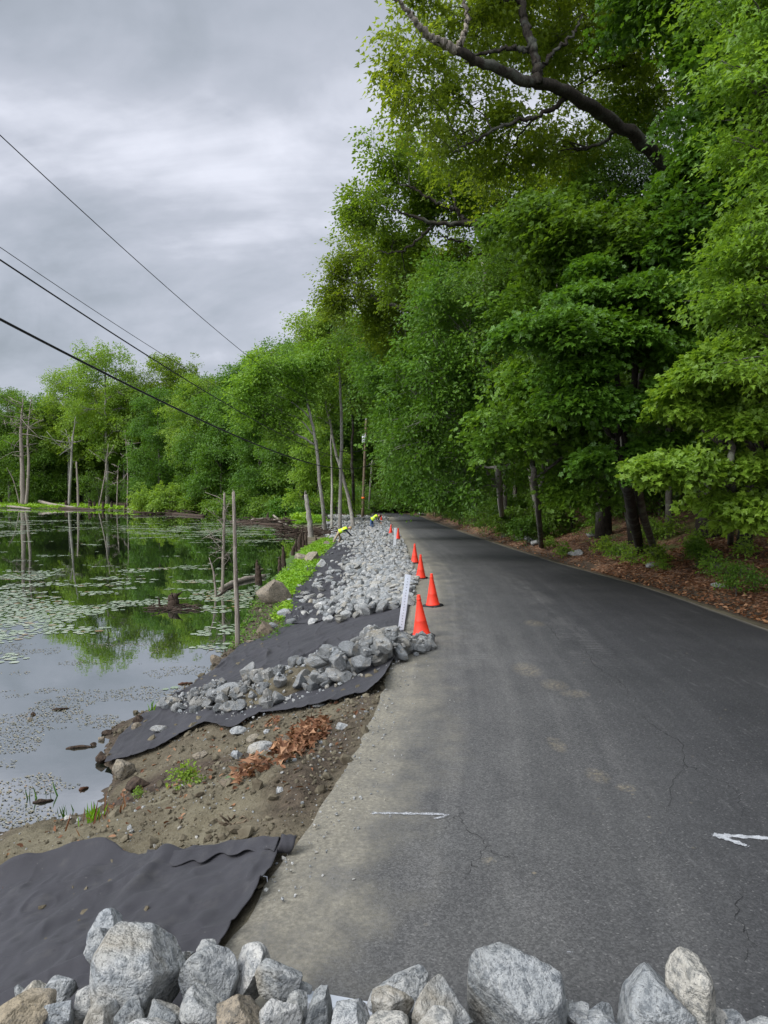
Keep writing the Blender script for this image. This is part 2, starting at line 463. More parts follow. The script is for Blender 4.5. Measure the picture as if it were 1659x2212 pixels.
def mat_stone(name, warm=False):
    m, n = new_mat(name); P = n.coord('Object')
    info = n.node('ShaderNodeObjectInfo').outputs['Random']
    r = n.math('FRACT', n.math('ADD', info, n.attr('lv')))
    if warm:
        tone = n.ramp(r, [(0, (.20, .155, .105)), (.5, (.28, .235, .175)), (1, (.33, .285, .215))])
    else:
        tone = n.ramp(r, [(0, (.235, .245, .243)), (.22, (.345, .352, .346)), (.5, (.44, .438, .418)), (.72, (.325, .34, .345)), (.86, (.41, .385, .33)), (1, (.52, .517, .497))])
    off = n.node('ShaderNodeVectorMath', operation='ADD'); n.l.new(P, off.inputs[0]); n.l.new(n.comb(n.math('MULTIPLY', r, 37.), r, n.math('MULTIPLY', r, 11.)), off.inputs[1])
    Q = off.outputs[0]
    a = n.noise(Q, 3.5, 5, .6); b = n.noise(Q, 28, 4, .7); c = n.noise(Q, 85, 3, .7)
    ban = n.noise(n.scl(Q, (1, 1, 3.5)), 3.0, 5, .6, 1.2)
    col = n.mix(n.rng(a, .3, .7), n.mix(1, tone, (.68, .68, .66), 'MULTIPLY'), tone)
    col = n.mix(n.rng(ban, .52, .68, 0, .6), col, n.mix(1, tone, (.58, .62, .66), 'MULTIPLY'))
    col = n.mix(n.rng(b, .49, .60), col, n.mix(1, col, (.52, .54, .56), 'MULTIPLY'))
    col = n.mix(n.rng(b, .44, .30, 0, .6), col, n.mix(1, col, (1.5, 1.48, 1.43), 'MULTIPLY'))
    col = n.mix(n.rng(c, 0.58, .66, 0, .8), col, (.085, .088, .09))
    col = n.mix(n.math('MULTIPLY', n.rng(n.noise(Q, 2.2, 3), .56, .70), .40), col, (.34, .27, .16))
    h = n.math('ADD', n.math('ADD', n.math('MULTIPLY', a, .8), n.math('MULTIPLY', b, .42)), n.math('MULTIPLY', c, .12))
    n.out(n.pbsdf(col, .85, .3, n.bump(h, 1.0, .06))); return m

def mat_fabric():
    m, n = new_mat('geotextile'); P = n.pos()
    a = n.noise(P, 1.2, 4); f = n.noise(P, 240, 3, .8); d = n.noise(P, 5, 6, .7)
    c = n.mix(n.rng(a, .3, .7), (.0150, .0145, .0172), (.0245, .0238, .0275))
    c = n.mix(n.rng(f, .35, .75), c, n.mix(1, c, (1.7, 1.7, 1.7), 'MULTIPLY'))
    c = n.mix(n.rng(d, .54, .74, 0, .4), c, (.075, .071, .064))
    spk = n.rng(n.voro(P, 22, 'F1'), .075, .03)
    c = n.mix(n.math('MULTIPLY', spk, n.rng(n.noise(P, 7, 3), .55, .6)), c, (.3, .29, .26))
    p = n.node('ShaderNodeBsdfPrincipled')
    n.l.new(c, p.inputs['Base Color']); p.inputs['Roughness'].default_value = .78
    p.inputs['Specular IOR Level'].default_value = .35
    p.inputs['Sheen Weight'].default_value = .05; p.inputs['Sheen Roughness'].default_value = .5
    n.l.new(n.bump(n.math('ADD', f, n.math('MULTIPLY', n.noise(P, 30, 4), .6)), .35, .006), p.inputs['Normal'])
    n.out(p.outputs[0]); return m

def mat_leaf(name, c0, c1, c2, trans=.50, rough=.42, spec=.35, tint=True):
    m, n = new_mat(name)
    r = n.attr('lv')
    col = n.ramp(r, [(0, c0), (.55, c1), (1, c2)])
    P = n.pos()
    col = n.mix(n.rng(n.noise(P, .35, 3), .35, .65, 0, .55), col, n.mix(1, col, (1.18, 1.06, .72), 'MULTIPLY'))
    orn = n.node('ShaderNodeObjectInfo').outputs['Random']
    if tint: col = n.mix(1, col, n.mix(orn, (.95, 1.12, .60), (1.28, 1.24, .72)), 'MULTIPLY')
    tr = n.mix(1, col, (1.28, 1.22, .60), 'MULTIPLY')
    a = n.pbsdf(col, rough, spec)
    t = n.node('ShaderNodeBsdfTranslucent'); n.l.new(tr, t.inputs[0])
    mx = n.node('ShaderNodeMixShader'); mx.inputs[0].default_value = trans
    n.l.new(a, mx.inputs[1]); n.l.new(t.outputs[0], mx.inputs[2])
    n.out(mx.outputs[0]); return m

def mat_bark(name, ca, cb, sc=(6, 6, 1.2), lichen=None):
    m, n = new_mat(name); P = n.coord('Object')
    a = n.noise(n.scl(P, sc), 3, 6, .7, .6); b = n.noise(P, 2.0, 5, .65)
    col = n.mix(n.rng(a, .35, .65), ca, cb)
    if lichen: col = n.mix(n.rng(b, .50, .62, 0, .8), col, lichen)
    n.out(n.pbsdf(col, .9, .2, n.bump(a, .9, .03))); return m

def mat_water():
    m, n = new_mat('pond_water'); P = n.pos()
    h = n.math('ADD', n.math('MULTIPLY', n.noise(n.scl(P, (1, .8, 1)), 2.6, 3, .5), .5), n.math('MULTIPLY', n.noise(P, .5, 2), 1.))
    nm = n.bump(h, .035, .05)
    fr = n.node('ShaderNodeFresnel'); fr.inputs[0].default_value = 1.75
    n.l.new(nm, fr.inputs[1])
    dif = n.node('ShaderNodeBsdfDiffuse'); dif.inputs[0].default_value = (.012, .016, .010, 1)
    gl = n.node('ShaderNodeBsdfGlossy'); gl.inputs[0].default_value = (.93, .95, .96, 1); gl.inputs[1].default_value = .012
    n.l.new(nm, gl.inputs['Normal'])
    mx = n.node('ShaderNodeMixShader'); n.l.new(n.math('MULTIPLY_ADD', fr.outputs[0], .56, .47, clamp=True), mx.inputs[0])
    n.l.new(dif.outputs[0], mx.inputs[1]); n.l.new(gl.outputs[0], mx.inputs[2])
    n.out(mx.outputs[0]); return m

def mat_pad(name, c0, c1):
    m, n = new_mat(name)
    info = n.node('ShaderNodeObjectInfo').outputs['Random']
    r = n.math('FRACT', n.math('ADD', n.attr('lv'), info))
    col = n.ramp(r, [(0, c0), (.85, c1), (1, (.22, .13, .05))])
    n.out(n.pbsdf(col, .24, 1.0)); return m

def mat_paint():
    m, n = new_mat('chalk_paint'); P = n.pos()
    a = n.noise(P, 40, 4, .7); b = n.noise(P, 130, 3, .8); t = n.attr('lv')
    p = n.pbsdf(n.mix(n.rng(a, .3, .7), (.22, .225, .23), (.42, .43, .44)), .8, .3)
    tr = n.node('ShaderNodeBsdfTransparent')
    k = n.math('ADD', n.math('MULTIPLY', a, .5), n.math('MULTIPLY', b, .5))
    f = n.rng(n.math('ADD', k, n.math('SUBTRACT', t, .5)), .42, .60)
    mx = n.node('ShaderNodeMixShader'); n.l.new(f, mx.inputs[0]); n.l.new(tr.outputs[0], mx.inputs[1]); n.l.new(p, mx.inputs[2])
    n.out(mx.outputs[0]); return m

M['soil'] = mat_ground(); M['asphalt'] = mat_asphalt(); M['stone'] = mat_stone('granite'); M['boulder'] = mat_stone('brown_boulder', True)
M['fabric'] = mat_fabric(); M['water'] = mat_water(); M['paint'] = mat_paint()
M['leaf_a'] = mat_leaf('maple_leaf', (.044, .092, .020), (.078, .152, .030), (.145, .245, .055))
M['leaf_b'] = mat_leaf('oak_leaf', (.085, .130, .025), (.148, .212, .038), (.215, .275, .060), .66)
M['leaf_c'] = mat_leaf('light_leaf', (.10, .18, .038), (.165, .27, .058), (.245, .36, .095), .50)
M['leaf_d'] = mat_leaf('evergreen_leaf', (0.029, 0.0725, 0.0174), (0.0508, 0.116, 0.0261), (0.087, 0.1668, 0.0406), .2)
M['leaf_e'] = mat_leaf('understory_leaf', (.052, .112, .024), (.092, .180, .036), (.17, .285, .062), .45)
M['grass'] = mat_leaf('grass_blade', (.09, .18, .014), (.17, .31, .025), (.27, .42, .05), .35)
M['dead_leaf'] = mat_leaf('dry_leaf', (.085, .040, .023), (.185, .085, .045), (.34, .20, .12), .15, .7, .2, False)
M['bark'] = mat_bark('bark_grey', (.055, .047, .038), (.15, .135, .112), lichen=(.20, .21, .16))
M['bark_dark'] = mat_bark('bark_dark', (.014, .011, .008), (.048, .039, .030), lichen=(.085, .088, .070))
M['bark_pale'] = mat_bark('bark_pale', (.15, .135, .115), (.32, .295, .255), lichen=(.30, .31, .25))
M['deadwood'] = mat_bark('dead_wood', (.13, .105, .08), (.34, .30, .25), (8, 8, .6))
M['rotwood'] = mat_bark('rotten_wood', (.018, .013, .010), (.085, .060, .042), (8, 8, .8))
M['pole'] = mat_bark('pole_wood', (.10, .075, .05), (.20, .155, .105), (10, 10, .4))
M['pole_grey'] = mat_bark('pole_wood_grey', (.085, .075, .065), (.18, .165, .145), (10, 10, .4))
M['orange'] = mat_plain('cone_orange', (.68, .036, .012), .55, .35, var=.16, scale=5)
M['black_rubber'] = mat_plain('black_rubber', (.018, .018, .019), .75, .3, var=.4)
M['galv'] = mat_plain('galvanised_steel', (.62, .65, .70), .42, .5, .25, var=.12, scale=6)
M['hole'] = mat_plain('dark_hole', (.16, .17, .19), .8, .2)
M['white'] = mat_plain('white_paint', (.70, .71, .72), .55, .4, var=.08)
M['transformer'] = mat_plain('transformer_grey', (.45, .47, .47), .5, .4, var=.1)
M['wire'] = mat_plain('cable_black', (.012, .012, .013), .6, .3)
M['vest'] = mat_plain('vest_yellow', (.62, .95, .03), .6, .3, var=.1)
M['reflective'] = mat_plain('reflective_tape', (.33, .36, .36), .35, .5, var=.1)
M['khaki'] = mat_plain('khaki_cloth', (.36, .28, .19), .9, .2)
M['navy'] = mat_plain('navy_cloth', (.012, .016, .035), .9, .2)
M['jeans'] = mat_plain('denim_cloth', (.06, .11, .22), .9, .2)
M['brown'] = mat_plain('brown_cloth', (.060, .042, .034), .9, .2)
M['skin'] = mat_plain('skin', (.45, .25, .17), .55, .4, var=.08)
M['hair'] = mat_plain('hair_dark', (.02, .015, .012), .7, .3)
M['tan_cap'] = mat_plain('tan_cap', (.42, .30, .16), .85, .2)
M['dark_cap'] = mat_plain('dark_cap', (.025, .022, .022), .85, .2)
M['glove'] = mat_plain('work_glove', (.05, .05, .055), .8, .2)
M['pad'] = mat_pad('lily_pad_leaf', (.19, .245, .155), (.34, .38, .285))
M['scum'] = mat_pad('floating_bits', (.085, .085, .05), (.24, .22, .14))
M['tag'] = mat_plain('orange_tag', (.9, .16, .02), .6, .3)
# ------------------------------------------------------------------ ground sheet
def build_ground():
    xs_ = np.concatenate([-np.geomspace(300, 6.2, 90), np.arange(-6, -4.4, .12), np.arange(-4.4, 1.3, .032), np.arange(1.3, 6.6, .35), np.arange(6.6, 11, .11), np.geomspace(11, 160, 95)])
    ys_ = np.concatenate([np.arange(-14, 2.2, .8), np.arange(2.2, 10.2, .032), np.arange(10.2, 18, .09), np.geomspace(18, 330, 190)])
    X, Y = np.meshgrid(xs_, ys_); sh = X.shape
    Z = terrain(X.ravel(), Y.ravel()).reshape(sh)
    V = np.stack([X, Y, Z], -1).reshape(-1, 3)
    nx, ny = len(xs_), len(ys_)
    i = np.arange(ny - 1)[:, None] * nx + np.arange(nx - 1)[None, :]
    q = np.stack([i, i + 1, i + nx + 1, i + nx], -1).reshape(-1, 4)
    mb = MB(); mb.add(V, q)
    o = mb.build('ground', M['soil'])
    x, y = V[:, 0], V[:, 1]
    R, L, S = xr(y), xl(y), xs(y)
    s = x - R
    nz = fbm(x / 1.2, y / 1.2, octs=4, seed=40)
    litter = sstep(s + nz * .5, .25, .9) * (y < 100)
    litter = np.maximum(litter, (y > 86) * (x > -6) * sstep(y - 92 + nz * 3, 0, 5) * .8)
    litter = np.maximum(litter, sstep(y - 100, 0, 20) * .5 * (x < L))
    # pocket of old leaf mould in the cut bank
    t = (L - x) / (L - S)
    d = y - np.interp(x, _fx, _fy)
    grassy = sstep(d + nz * 5, -1, 2) * (1 - sstep(d + nz * 6, 16, 26)) * (y > 60) * (x < L - 3.5) * .9
    bench = (x < L) * sstep(t + nz * .2, .66, .80) * sstep(y + nz * 2, 24, 25.5) * (1 - sstep(y, 40, 44))
    grassy = np.maximum(grassy, bench)
    grassy = np.maximum(grassy, .55 * sstep(s, 1.5, 3) * sstep(nz, .05, .3))
    dark = np.zeros(len(x))
    dk = np.exp(-((y - 7.9 - (x + 2.2) * -.15) / .55) ** 2) * sstep(-x, .6, 1.6) * (x < L)
    dark = np.maximum(dark, np.clip(dk * (1.0 + nz), 0, 1))
    rim = np.exp(-((L - x) / .30 - 1.0) ** 2) * (y < 12) * (x < L)
    dark = np.maximum(dark, np.clip(rim * (.75 + nz), 0, .85))
    dark = np.maximum(dark, (x < L) * sstep(t + nz * .1, .86, .98) * (y < 60) * .9)
    dark = np.maximum(dark, sstep(s, .25, .45) * (1 - sstep(s + nz * .4, .7, 1.1)) * .95)
    dark = np.maximum(dark, sstep(y, 8.3, 9.0) * (1 - sstep(y, 30, 40)) * (x < L) * .35)
    litter = litter * (1 - sstep(s, .2, .4) * (1 - sstep(s + nz * .5, .6, 1.1)))
    for nm, a in (('litter', litter), ('grassy', grassy), ('dark', dark)):
        at = o.data.attributes.new(nm, 'FLOAT', 'POINT'); at.data.foreach_set('value', np.clip(a, 0, 1).astype(np.float32))
    tag(o, kind='structure')
build_ground()

# ------------------------------------------------------------------ pond
mb = MB()
mb.add([(-300, -40, ZW), (2, -40, ZW), (2, 180, ZW), (-300, 180, ZW)], [np.array([[0, 1, 2, 3]])])
tag(mb.build('pond_water', M['water']), kind='structure')

# ------------------------------------------------------------------ road
def build_road():
    rows = []
    yy = np.concatenate([np.arange(-12, 14, .12), np.arange(14, 30, .3), np.arange(30, 88, .8)])
    for y in yy:
        rows.append((np.array([xl(y), y]), np.array([xr(y), y]), float(zroad(y))))
    tan = unit(np.gradient(CURVE, axis=0))
    for c, tg in zip(CURVE[1:], tan[1:]):
        nrm = np.array([tg[1], -tg[0]])
        rows.append((c - nrm * 2.45, c + nrm * 2.45, -1.11))
    n = 29; V = []; A = []; E = []
    fr = np.linspace(0, 1, n)
    for k, (a, b, z) in enumerate(rows):
        wd = np.linalg.norm(b - a)
        # ragged left rim
        jag = .05 * float(fbm(np.array([a[1] / .35]), np.array([.5]), octs=3, seed=77)[0]) if k < len(yy) else 0
        d = (b - a) / wd
        a2 = a + d * (jag - .02)
        jr = .04 * float(fbm(np.array([a[1] / .5]), np.array([7.5]), octs=3, seed=78)[0]) if k < len(yy) else 0
        b2 = b + d * jr
        p = a2 + (b2 - a2) * fr[:, None]
        crown = .05 * (1 - (2 * fr - 1) ** 2)
        zz = z + crown
        zz[0] -= .025; zz[-1] -= .03
        V.append(np.c_[p, zz]); A.append(fr * wd); E.append((1 - fr) * wd)
    V = np.concatenate(V); m = len(rows)
    i = np.arange(m - 1)[:, None] * n + np.arange(n - 1)[None, :]
    q = np.stack([i, i + 1, i + n + 1, i + n], -1).reshape(-1, 4)
    mb = MB(); mb.add(V, q)
    # hairline cracks as thin dark strips on the surface
    cr = [[(985, 1738), (1000, 1755), (1003, 1785), (1040, 1812), (1052, 1832), (1025, 1862), (1018, 1885), (1008, 1895)],
          [(1385, 1545), (1400, 1562), (1432, 1585), (1470, 1610), (1478, 1655), (1510, 1668), (1545, 1690), (1590, 1712), (1605, 1750), (1598, 1790)],
          [(1262, 1395), (1285, 1440), (1330, 1468), (1360, 1500), (1392, 1530)],
          [(1130, 1325), (1180, 1352), (1210, 1385), (1240, 1390), (1262, 1400)],
          [(1480, 1655), (1452, 1700), (1440, 1760)], [(1052, 1832), (1090, 1850), (1120, 1848)], [(1000, 1755), (975, 1765), (962, 1790)],
          [(1600, 1920), (1590, 1980), (1620, 2040), (1612, 2110)]]
    rng = np.random.default_rng(4)
    for c in cr:
        P = []
        for (u, v) in c:
            h = atz(u, v, 0.0); h = atz(u, v, float(zroad(h[1])) + .03); P.append(h)
        P = smooth_path(P, len(P) * 6)
        P[1:-1, :2] += rng.normal(0, .016, (len(P) - 2, 2))
        wd = np.interp(np.arange(len(P)), [0, len(P) * .3, len(P) - 1], [.0006, .0021, .0006]) * rng.uniform(.5, 1.3, len(P))
        tg = unit(np.gradient(P[:, :2], axis=0)); nr = np.c_[tg[:, 1], -tg[:, 0]]
        fr2 = np.clip((P[:, 0] - xl(P[:, 1])) / (xr(P[:, 1]) - xl(P[:, 1])), 0, 1)
        z = zroad(P[:, 1]) + .05 * (1 - (2 * fr2 - 1) ** 2) + .004
        A_ = np.c_[P[:, :2] + nr * wd[:, None], z]; B_ = np.c_[P[:, :2] - nr * wd[:, None], z]
        k = len(P); i = np.arange(k - 1)
        mb.add(np.vstack([A_, B_]), np.stack([i, i + 1, i + 1 + k, i + k], -1), 1)
    o = mb.build('road', [M['asphalt'], mat_plain('crack_dark', (.026, .026, .026), .95, .1)])
    nv = len(o.data.vertices)
    for nm, a in (('across', np.concatenate(A)), ('edge_r', np.concatenate(E))):
        full = np.full(nv, 3.0, np.float32); full[:len(a)] = a
        at = o.data.attributes.new(nm, 'FLOAT', 'POINT'); at.data.foreach_set('value', full)
    tag(o, kind='structure')
build_road()

def road_z(x, y):
    f = np.clip((x - xl(y)) / (xr(y) - xl(y)), 0, 1)
    return zroad(y) + .05 * (1 - (2 * f - 1) ** 2)

def on_road(u, v):
    z = 0.0
    for _ in range(6):
        p = atz(u, v, z); z = float(road_z(p[0], p[1]))
    return p
# ------------------------------------------------------------------ foliage generator
LEAFT = {}
def _tmpl(name, uv, faces, fold):
    uv = np.array(uv, float); z = np.array(fold, float)
    LEAFT[name] = (uv, z, np.array(faces))
# x along the leaf, y across
_tmpl('quad', [(0, 0), (.5, .36), (1, 0), (.5, -.36)], [(0, 1, 2), (0, 2, 3)], [0, .10, -.04, .10])
_tmpl('oval', [(0, 0), (.28, .26), (.66, .24), (1, 0), (.66, -.24), (.28, -.26)], [(0, 1, 2), (0, 2, 3), (0, 3, 4), (0, 4, 5)], [0, .09, .06, -.10, .06, .09])
_tmpl('maple', [(0, 0), (.05, .42), (.36, .34), (.50, .62), (.70, .22), (1.05, 0), (.70, -.22), (.50, -.62), (.36, -.34), (.05, -.42)],
      [(0, 1, 2), (0, 2, 3), (0, 3, 4), (0, 4, 5), (0, 5, 6), (0, 6, 7), (0, 7, 8), (0, 8, 9)], [0, .04, .06, -.03, .05, -.10, .05, -.03, .06, .04])
_tmpl('star', [(0, 0), (.10, .44), (.40, .20), (1, 0), (.40, -.20), (.10, -.44)], [(0, 1, 2), (0, 2, 3), (0, 3, 4), (0, 4, 5)], [0, .08, .03, -.12, .03, .08])
_tmpl('blade', [(0, .05), (.6, .035), (1, 0), (.6, -.035), (0, -.05)], [(0, 1, 2), (0, 2, 3), (0, 3, 4)], [0, .02, -.06, .02, 0])

def leaves(mb, P, D, N, size, tmpl, lv, mi=0):
    """P positions, D tip directions, N upper-side normals"""
    uv, zf, F = LEAFT[tmpl]
    D = unit(D); Y = unit(np.cross(N, D)); N = np.cross(D, Y)
    size = np.broadcast_to(np.asarray(size, float), (len(P),))
    k = len(uv)
    V = P[:, None, :] + size[:, None, None] * (uv[None, :, 0, None] * D[:, None, :] + uv[None, :, 1, None] * Y[:, None, :] + zf[None, :, None] * N[:, None, :])
    f = (np.arange(len(P))[:, None, None] * k + F[None]).reshape(-1, 3)
    mb.add(V.reshape(-1, 3), f, mi, np.repeat(lv, k))

def sprays(mb, C, OUT, rng, per, R, size, tmpl, droop=.25, flat=.8, tone=None, mi=0):
    """C spray centres, OUT outward directions: each becomes a flattish fan of leaves"""
    n = len(C)
    nrm = unit(np.array([0, 0, 1.0]) * flat + OUT * .35 + rng.normal(0, .38, (n, 3)))
    a = unit(np.cross(nrm, rng.normal(0, 1, (n, 3)))); b = np.cross(nrm, a)
    Rr = R * rng.uniform(.65, 1.25, n)
    th = rng.uniform(0, 2 * np.pi, (n, per)); rr = np.sqrt(rng.uniform(0, 1, (n, per)))
    # sprays are longer outward: bias
    rad = rr * Rr[:, None]
    dirv = np.cos(th)[..., None] * a[:, None] + np.sin(th)[..., None] * b[:, None]
    P = C[:, None] + dirv * rad[..., None] + OUT[:, None] * (rad * .35)[..., None]
    P[..., 2] -= droop * rad ** 2 / np.maximum(Rr[:, None], .01)
    P += rng.normal(0, .13, P.shape) * Rr[:, None, None]
    D = dirv * .8 + OUT[:, None] * .5 + rng.normal(0, .35, P.shape); D[..., 2] -= .35
    N = nrm[:, None] + rng.normal(0, .5, P.shape)
    t = rng.uniform(0, 1, n) if tone is None else tone
    lv = np.clip(t[:, None] * .6 + rng.uniform(0, .4, (n, per)), 0, 1)
    sz = size * rng.uniform(.65, 1.2, n * per)
    leaves(mb, P.reshape(-1, 3), D.reshape(-1, 3), N.reshape(-1, 3), sz, tmpl, lv.ravel(), mi)

def grow(rng, trunk, tr, lobes, n_spray, per, R, size, tmpl, sub=11, droop=.25, flat=.8, limb_r=None, tone0=(0, 1), side=6, reach=1.0, skel=(), zj=.55, **_):
    """trunk: control points; tr: (base radius, top radius); lobes: rows (cx,cy,cz,rx,ry,rz).
    Each lobe is a limb with boughs spreading from it; leaf sprays hang along the boughs.  returns (wood MB, leaf MB)"""
    wood, leaf = MB(), MB()
    T = smooth_path(trunk, 18)
    T[1:-1] += rng.normal(0, .03, (16, 3)) * np.linspace(.3, 1.5, 16)[:, None]
    rad = np.interp(np.linspace(0, 1, 18), [0, .06, .5, 1], [tr[0] * 1.35, tr[0], (tr[0] + tr[1]) * .5, tr[1]])
    tube(wood, T, rad, 10, wob=.06, rng=rng)
    SK = np.vstack([T] + [np.asarray(q[0]) for q in skel]); SR = np.concatenate([rad] + [np.asarray(q[1]) for q in skel]); SK0 = len(T)
    lobes = np.asarray(lobes, float)
    w = (lobes[:, 3] * lobes[:, 4] + lobes[:, 3] * lobes[:, 5] + lobes[:, 4] * lobes[:, 5]) ** .9; w = w / w.sum()
    CC, OO, AA, TT = [], [], [], []
    for lb, wt in zip(lobes, w):
        c = lb[:3]
        if len(skel):
            cost = np.linalg.norm(SK - c, axis=1) + np.maximum(SK[:, 2] - c[2], 0) * 1.5; cost[:4] += 99
            k = int(np.argmin(cost)); s, rk = SK[k], SR[k]
        else:
            hd = np.linalg.norm((T - c)[:, :2], axis=1)
            want = c[2] - .55 * hd
            k = int(np.argmin(np.abs(T[:, 2] - want) + (T[:, 2] > c[2]) * 2)); k = max(k, 4)
            s, rk = T[k], rad[k]
        dv = c - s; ln = np.linalg.norm(dv)
        mid = s + dv * .5 + np.array([0, 0, .10 * ln]) * rng.uniform(-.3, 1) + rng.normal(0, .07, 3) * ln
        r0 = min(rk * .62, .022 * ln + .015) if limb_r is None else limb_r
        L = smooth_path([s, mid, c], 9); L[1:-1] += rng.normal(0, .02, (7, 3)) * ln ** .5
        tube(wood, L, np.linspace(r0, r0 * .42, 9), side)
        ns = max(4, int(round(n_spray * wt)))
        nb = sub; per_b = np.maximum(1, rng.multinomial(ns, np.ones(nb) / nb))
        lt = rng.uniform(*tone0)
        heading = unit(np.array([dv[0], dv[1], 0.]) + 1e-6)
        for q in range(nb):
            az = rng.uniform(0, 2 * np.pi); zz = rng.uniform(-1.1, 1.25)
            h = math.sqrt(max(.08, 1 - zz * zz * .6))
            d = np.array([math.cos(az) * h, math.sin(az) * h, zz]) + heading * .25
            e = c + d * lb[3:] * rng.uniform(.70, 1.22) * reach
            s2 = L[rng.integers(4, 9)] * .8 + .2 * c
            bl = np.linalg.norm(e - s2)
            m2 = (s2 + e) / 2 + rng.normal(0, .07, 3) * bl + np.array([0, 0, .07 * bl])
            B = smooth_path([s2, m2, e], 8)
            tube(wood, B, np.linspace(min(r0 * .45, .012 * bl + .01), .004, 8), 5)
            n = per_b[q]
            f = rng.beta(1.7, .9, n) * .8 + .22
            ff = np.clip(f, 0, 1) * 7; i0 = np.minimum(ff.astype(int), 6); fr = (ff - i0)[:, None]
            pos = B[i0] * (1 - fr) + B[i0 + 1] * fr + (B[7] - B[6]) * np.maximum(f - 1, 0)[:, None] * 7
            out = unit((e - s2) * np.array([1, 1, .6]))
            lat = unit(np.cross(out, [0, 0, 1.0]) + 1e-6)
            o = rng.normal(0, 1, n) * (.16 * bl + .25 * R) * (1.25 - .8 * np.clip(f, 0, 1))
            A = pos.copy()
            pos = pos + lat * o[:, None] + out * np.abs(o)[:, None] * .5
            pos[:, 2] += rng.normal(0, zj * R, n) - .12 * np.abs(o)
            CC.append(pos); OO.append(unit(out * .8 + lat * np.sign(o)[:, None] * .6 + rng.normal(0, .2, (n, 3)))); AA.append(A)
            TT.append(np.clip(.45 * rng.uniform(tone0[0], tone0[1], n) + .3 * rng.uniform(*tone0) + .25 * lt, 0, 1))
    C = np.concatenate(CC); OUT = np.concatenate(OO); A = np.concatenate(AA)
    sprays(leaf, C, OUT, rng, per, R, size, tmpl, droop, flat, np.concatenate(TT))
    n = len(C)
    mid = (A + C) / 2 + rng.normal(0, .06, A.shape) * np.linalg.norm(C - A, axis=1)[:, None]
    r0 = np.full((n, 1), .007)
    off = np.array([[1, 0, 0], [-.5, .87, 0], [-.5, -.2, .87]])
    V = np.stack([A[:, None] + off[None] * r0[:, :, None], mid[:, None] + off[None] * r0[:, :, None] * .7, C[:, None] + off[None] * r0[:, :, None] * .35], 1).reshape(-1, 3)
    base = np.arange(n)[:, None, None] * 9
    q = []
    for lvl in (0, 3):
        for j in range(3):
            q.append([lvl + j, lvl + (j + 1) % 3, lvl + 3 + (j + 1) % 3, lvl + 3 + j])
    wood.add(V, (base + np.array(q)[None]).reshape(-1, 4))
    return wood, leaf

def crown_lobes(rng, H, hb, R, n, lean=(0, 0), flat=.55, size=.36):
    """tall forest-tree crown made of n lobes between hb and H"""
    L = []
    for i in range(n):
        f = (i + rng.uniform(.2, .8)) / n
        z = hb + (H - hb) * f
        prof = math.sin(math.pi * min(1, .22 + .70 * f)) ** .7
        a = i * 2.4 + rng.uniform(-.5, .5)
        r = R * prof * rng.uniform(.35, .75) if f < .9 else R * .15
        rr = R * size * rng.uniform(.85, 1.3) * (.75 + .4 * prof)
        zz = min(z, H - rr * flat)
        L.append((math.cos(a) * r + lean[0] * f, math.sin(a) * r + lean[1] * f, zz, rr, rr, rr * flat))
    return L

PROTO = {}
def proto(name, seed, H, hb, R, nl, n_spray, per, sr, size, tmpl, leafm, barkm, tr, lean=(0, 0), flat=.55, lsize=.36, **kw):
    rng = np.random.default_rng(seed)
    lob = crown_lobes(rng, H, hb, R, nl, lean, flat, lsize)
    tk = [(0, 0, -.4), (rng.normal(0, .15), rng.normal(0, .15), H * .35), (lean[0] * .35 + rng.normal(0, .3), lean[1] * .35 + rng.normal(0, .3), H * .68), (lean[0] * .7, lean[1] * .7, H * .93)]
    wd, lf = grow(rng, tk, tr, lob, n_spray, per, sr, size, tmpl, **kw)
    PROTO[name] = (wd.mesh('trunk', M[barkm]), lf.mesh('crown', M[leafm], False))

# wood-edge trees (broad leaf, layered sprays)
proto('wood_a', 1, 19, 3.0, 4.2, 17, 2000, 50, .62, .105, 'star', 'leaf_a', 'bark', (.15, .045), (-1.2, -.4), .42)
proto('wood_b', 2, 21, 5.0, 4.6, 16, 2000, 50, .64, .11, 'star', 'leaf_b', 'bark_dark', (.20, .06), (-1.0, .2), .5)
proto('wood_c', 3, 17, 2.2, 3.8, 18, 2000, 50, .60, .11, 'oval', 'leaf_e', 'bark', (.12, .04), (-1.4, -.2), .40)
proto('wood_d', 4, 12, 1.2, 3.0, 15, 1500, 46, .50, .10, 'star', 'leaf_a', 'bark', (.075, .025), (-1.0, 0), .36)
# far-shore trees (a few pixels per leaf)
proto('far_a', 11, 26, 9.0, 6.0, 15, 735, 35, 1.15, 0.296, 'quad', 'leaf_c', 'bark_pale', (.33, .08), (0, 0), .55)
proto('far_b', 12, 24, 3.5, 6.0, 18, 1187, 37, 1.2, 0.312, 'quad', 'leaf_e', 'bark', (.30, .08), (0, 0), .6)
proto('far_c', 13, 28, 7.0, 6.5, 15, 1062, 37, 1.25, 0.328, 'quad', 'leaf_b', 'bark_dark', (.36, .1), (0, 0), .6)
proto('far_d', 14, 18, 1.5, 5.0, 17, 1062, 37, 1.1, 0.296, 'quad', 'leaf_e', 'bark', (.20, .06), (0, 0), .5)
proto('far_e', 15, 27, 9.0, 5.2, 14, 454, 32, 1.1, 0.265, 'quad', 'leaf_b', 'bark_pale', (.30, .08), (0, 0), .5)

def plant_tree(pname, x, y, s, rz, label, group, name='broadleaf_tree', sz=None, cat='tree', dz=0.):
    r = empty(name, (x, y, T1(x, y) + dz), (0, 0, rz))
    tag(r, label, cat, group)
    wm, lm = PROTO[pname]
    sc = (s, s, s if sz is None else sz)
    link('trunk', wm, r, scale=sc); link('crown', lm, r, scale=sc)
    return r

